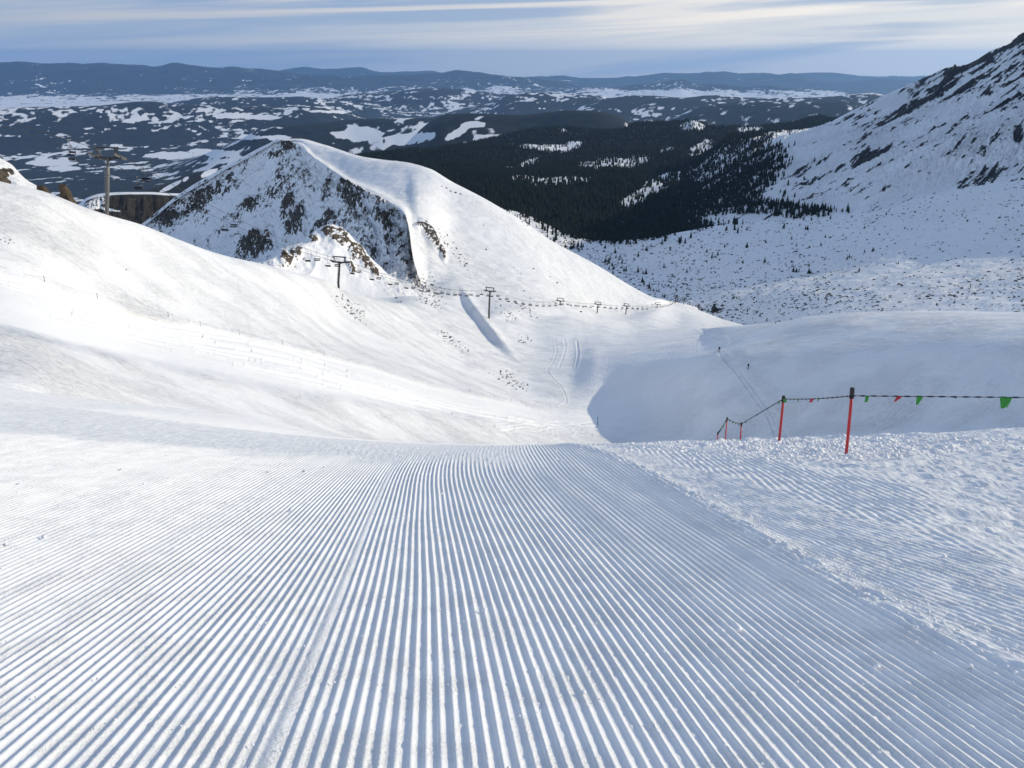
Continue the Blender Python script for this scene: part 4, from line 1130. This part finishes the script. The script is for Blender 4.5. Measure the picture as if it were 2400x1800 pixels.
def near_hit(px_, py_):
    d = ray(px_, py_); t_ = 3.0
    while t_ < 60:
        p = d * t_
        if p[2] < piste_z(p[0], p[1]) + .05: return Vector(p)
        t_ += .02
    return Vector(d * 12)
b1 = near_hit(1984, 1057); t1 = at_y(1998, 909, b1.y)
b2 = near_hit(1826, 1034); t2_ = at_y(1837, 928, b2.y)
t3 = Vector(ray(1738, 990) * 19.5); b3 = Vector(ray(1735, 1040) * 19.5); b3.z = min(b3.z, piste_z(b3.x, b3.y))
t4 = Vector(ray(1704.5, 978) * 22.0); b4 = Vector(ray(1700, 1040) * 22.0); b4.z = min(b4.z, piste_z(b4.x, b4.y))
t5 = Vector(ray(1683, 1013) * 26.0); b5 = Vector(ray(1680, 1045) * 26.0); b5.z = min(b5.z, piste_z(b5.x, b5.y))
t0 = Vector(ray(3700, 940) * 12.5)
b0 = Vector((t0.x, t0.y, piste_z(t0.x, t0.y)))
pole(b1, t1, .021, .10, 'red pole with black cap, nearest and tallest on the piste edge')
pole(b2, t2_, .020, .06, 'red pole with a green pennant tied at its top, second nearest')
pole(b3, t3, .017, .05, 'short thin pole behind the snow berm, right one of the far pair')
pole(b4, t4, .017, .05, 'short thin pole behind the snow berm, left and taller of the far pair')
pole(b5, t5, .02, .03, 'farthest leaning pole stub at the end of the pennant line')
pole(b0, t0, .024, .10, 'red pole with black cap just outside the right edge')
path = [t0 - Vector((0, 0, .02)), t1 - Vector((0, 0, .115)), t2_ - Vector((0, 0, .05)), t3 - Vector((0, 0, .04)), t4 - Vector((0, 0, .03)), t5]
sags = [.0, .02, .0, .03, .05]
def rope_at(k, f):
    p = path[k].lerp(path[k+1], f); p.z -= 4 * f * (1 - f) * sags[k]; return p
root = empty('pennant_rope', t1); tag(root, 'twisted dark rope hung with red and green pennants from pole to pole', 'pennant rope')
m = MB(); acc = 0.0
for k in range(5):
    L = (path[k+1] - path[k]).length; n = max(8, int(L / .025)); ring = []
    for i in range(n + 1):
        f = i / n; p = rope_at(k, f) - t1; q = (rope_at(k, min(1, f + .01)) - rope_at(k, max(0, f - .01))).normalized()
        s1 = q.cross(Vector((0, 0, 1))).normalized(); s2 = q.cross(s1)
        a = (acc + f * L) * 2 * math.pi / .26
        e1 = s1 * math.cos(a) + s2 * math.sin(a); e2 = q.cross(e1)
        wd, th = (.0105, .0042)
        ring.append([p + e1 * wd, p + e2 * th, p - e1 * wd, p - e2 * th])
    acc += L
    v = [x for rg in ring for x in rg]
    m.add(v, [(i*4+j, i*4+(j+1) % 4, (i+1)*4+(j+1) % 4, (i+1)*4+j) for i in range(n) for j in range(4)])
m.build('rope', M_ROPE, root)
def pennant(k, f, wpx, hpx, mat, skew=0.0, taper=.8, label=None):
    p = rope_at(k, f); sc = p.length / FPX; q = (path[k+1] - path[k]).normalized()
    right = Vector((1, 0, 0)) if q.x < 0 else Vector((1, 0, 0))
    along_ = q * (1 if q.x > 0 else -1)
    along_ = (along_ * .5 + right * .5).normalized(); nrm = along_.cross(Vector((0, 0, 1))).normalized()
    W_, H_ = wpx * sc, hpx * sc; n = 7; v = []; f_ = []
    for side_ in (0, 1):
        for i in range(n):
            for j in range(n):
                a = j / (n-1) - .5; b = i / (n-1)
                ww_ = W_ * (1 - (1 - taper) * b)
                pos_ = p - t1 + along_ * (a * ww_ + skew * W_ * b) - Vector((0, 0, 1)) * (b * H_ * (1 - .08 * math.cos(a * 5)) - .004)
                pos_ += nrm * (.16 * W_ * math.sin(a * 4.2 + b * 2.4) * (.3 + b) + side_ * .0025)
                v.append(pos_)
    for i in range(n - 1):
        for j in range(n - 1):
            a = i * n + j
            f_.append((a, a + 1, a + n + 1, a + n)); b = a + n * n; f_.append((b, b + n, b + n + 1, b + 1))
    for e in range(n - 1):
        for a, b in ((e, e + 1), ((n-1)*n + e + 1, (n-1)*n + e), (e*n + n, e*n), (e*n + n-1, (e+1)*n + n-1)):
            f_.append((a, a + n*n, b + n*n, b))
    o = mesh_from('pennant', v, f_, mat, True, root)
    if label: o['label'] = label
    return o
def frac(k, pxq):
    lo, hi = 0.0, 1.0
    for _ in range(40):
        mid = (lo + hi) / 2
        x_, _y = project(np.array([rope_at(k, mid)[:]]))
        if x_[0] > pxq: lo = mid
        else: hi = mid
    return lo
G, R_ = 'green pennant', 'red pennant'
bigp = pennant(0, frac(0, 2358), 21, 23, M_GREENF, .12, .62, 'large green pennant with white print')
pennant(0, frac(0, 2156), 12, 19, M_GREENF, -.12, .45, 'narrow green pennant'); pennant(0, frac(0, 2110), 10, 13, M_REDF, -.85, .5, 'red pennant blown sideways')
pennant(0, frac(0, 2033), 7, 15, M_GREENF, 0, .9, 'small square green pennant'); pennant(0, frac(0, 2240), 3, 4, M_ROPE)
pennant(1, frac(1, 1919), 5, 8, M_GREENF, -.2, .2, G); pennant(1, frac(1, 1904), 8, 9, M_REDF, -.4, .7, R_); pennant(1, frac(1, 1872), 4, 8, M_GREENF, -.4, .3, G)
pennant(1, .97, 8, 9, M_GREENF, .1, .8, 'green pennant tied at the second pole'); pennant(2, .06, 5, 9, M_GREENF, -.3, .5, G)
pennant(2, frac(2, 1775), 5, 3, M_ROPE, 0, .6); pennant(2, frac(2, 1748), 3, 5, M_ROPE, 0, .6)
for f in (.15, .35, .55, .8): pennant(3, f, 4, 4.5, M_ROPE if f != .35 else M_GREENF, 0, .6)
for f in (.1, .25, .38, .5, .63, .78, .9): pennant(4, f, 4, 5, M_ROPE if f not in (.25, .5) else M_GREENF, 0, .6)

# ---------------------------------------------------------------- small things
# brown rock teeth behind the left crest
def tooth(px0, px1, ytop, ybase, dist, label):
    u_ = dist / FPX; c = Vector(ray((px0 + px1) / 2, ybase) * dist); wdt, hgt = (px1 - px0) * u_ / 2, (ybase - ytop) * u_
    q = random.Random(int(px0)); v = []; n = 14; lv = 9
    for i in range(lv):
        b = i / (lv - 1)
        for j in range(n):
            a = 2 * math.pi * j / n; rr = wdt * (1.05 - .62 * b ** 1.5) * q.uniform(.82, 1.18)
            v.append((rr * math.cos(a) - wdt * .25 * b, rr * math.sin(a) * .9, hgt * b * q.uniform(.95, 1.03) - (1 - b) * 1.0))
    f = [(i*n+j, i*n+(j+1) % n, (i+1)*n+(j+1) % n, (i+1)*n+j) for i in range(lv-1) for j in range(n)] + [tuple((lv-1)*n + j for j in range(n))]
    o = mesh_from('rock_tooth', v, f, M_BROWNROCK); o.location = c
    tag(o, label, 'rock', 'brown rocks behind the left crest')
tooth(92, 122, 440, 462, 126, 'low brown rock lump poking up behind the left crest')
tooth(149, 179, 442, 488, 132, 'taller brown rock tooth poking up behind the left crest')
# crumbs of snow thrown up by the comb
n = 1500
cx = rng.uniform(-6, 5, n); cyv = rng.uniform(1.3, 9, n) ** 1.0
okc = np.abs(cx) < cyv * .75 + .4; cx, cyv = cx[okc], cyv[okc]
cz = zbase(cx, cyv) + 0.006
s0 = rng.uniform(.002, .0065, (len(cx), 1)) * (1 + (rng.random((len(cx), 1)) > .97) * 1.6)
tag(blobs('snow_crumbs', np.stack([cx, cyv, cz], 1), s0 * np.array([[1.1, 1, .8]]), M_SNOWLUMP, .4), kind='stuff')
# clods along the berm on the right and beside the windrow
n = 900
cyv = rng.uniform(8.6, 11.5, n); cx = rng.normal(4.4, 1.3, n); cz = zbase(cx, cyv) + .05
cy2 = rng.uniform(2.2, 10.5, n); cx2 = edge_x(cy2) + rng.normal(.14, .08, n); cz2 = zbase(cx2, cy2) + .02
sz_ = np.concatenate([rng.uniform(.006, .03, n) , rng.uniform(.003, .010, n)])[:, None] * np.array([[1.2, 1, .7]])
tag(blobs('snow_clods', np.stack([np.r_[cx, cx2], np.r_[cyv, cy2], np.r_[cz, cz2]], 1), sz_, M_SNOWLUMP, .45), kind='stuff')
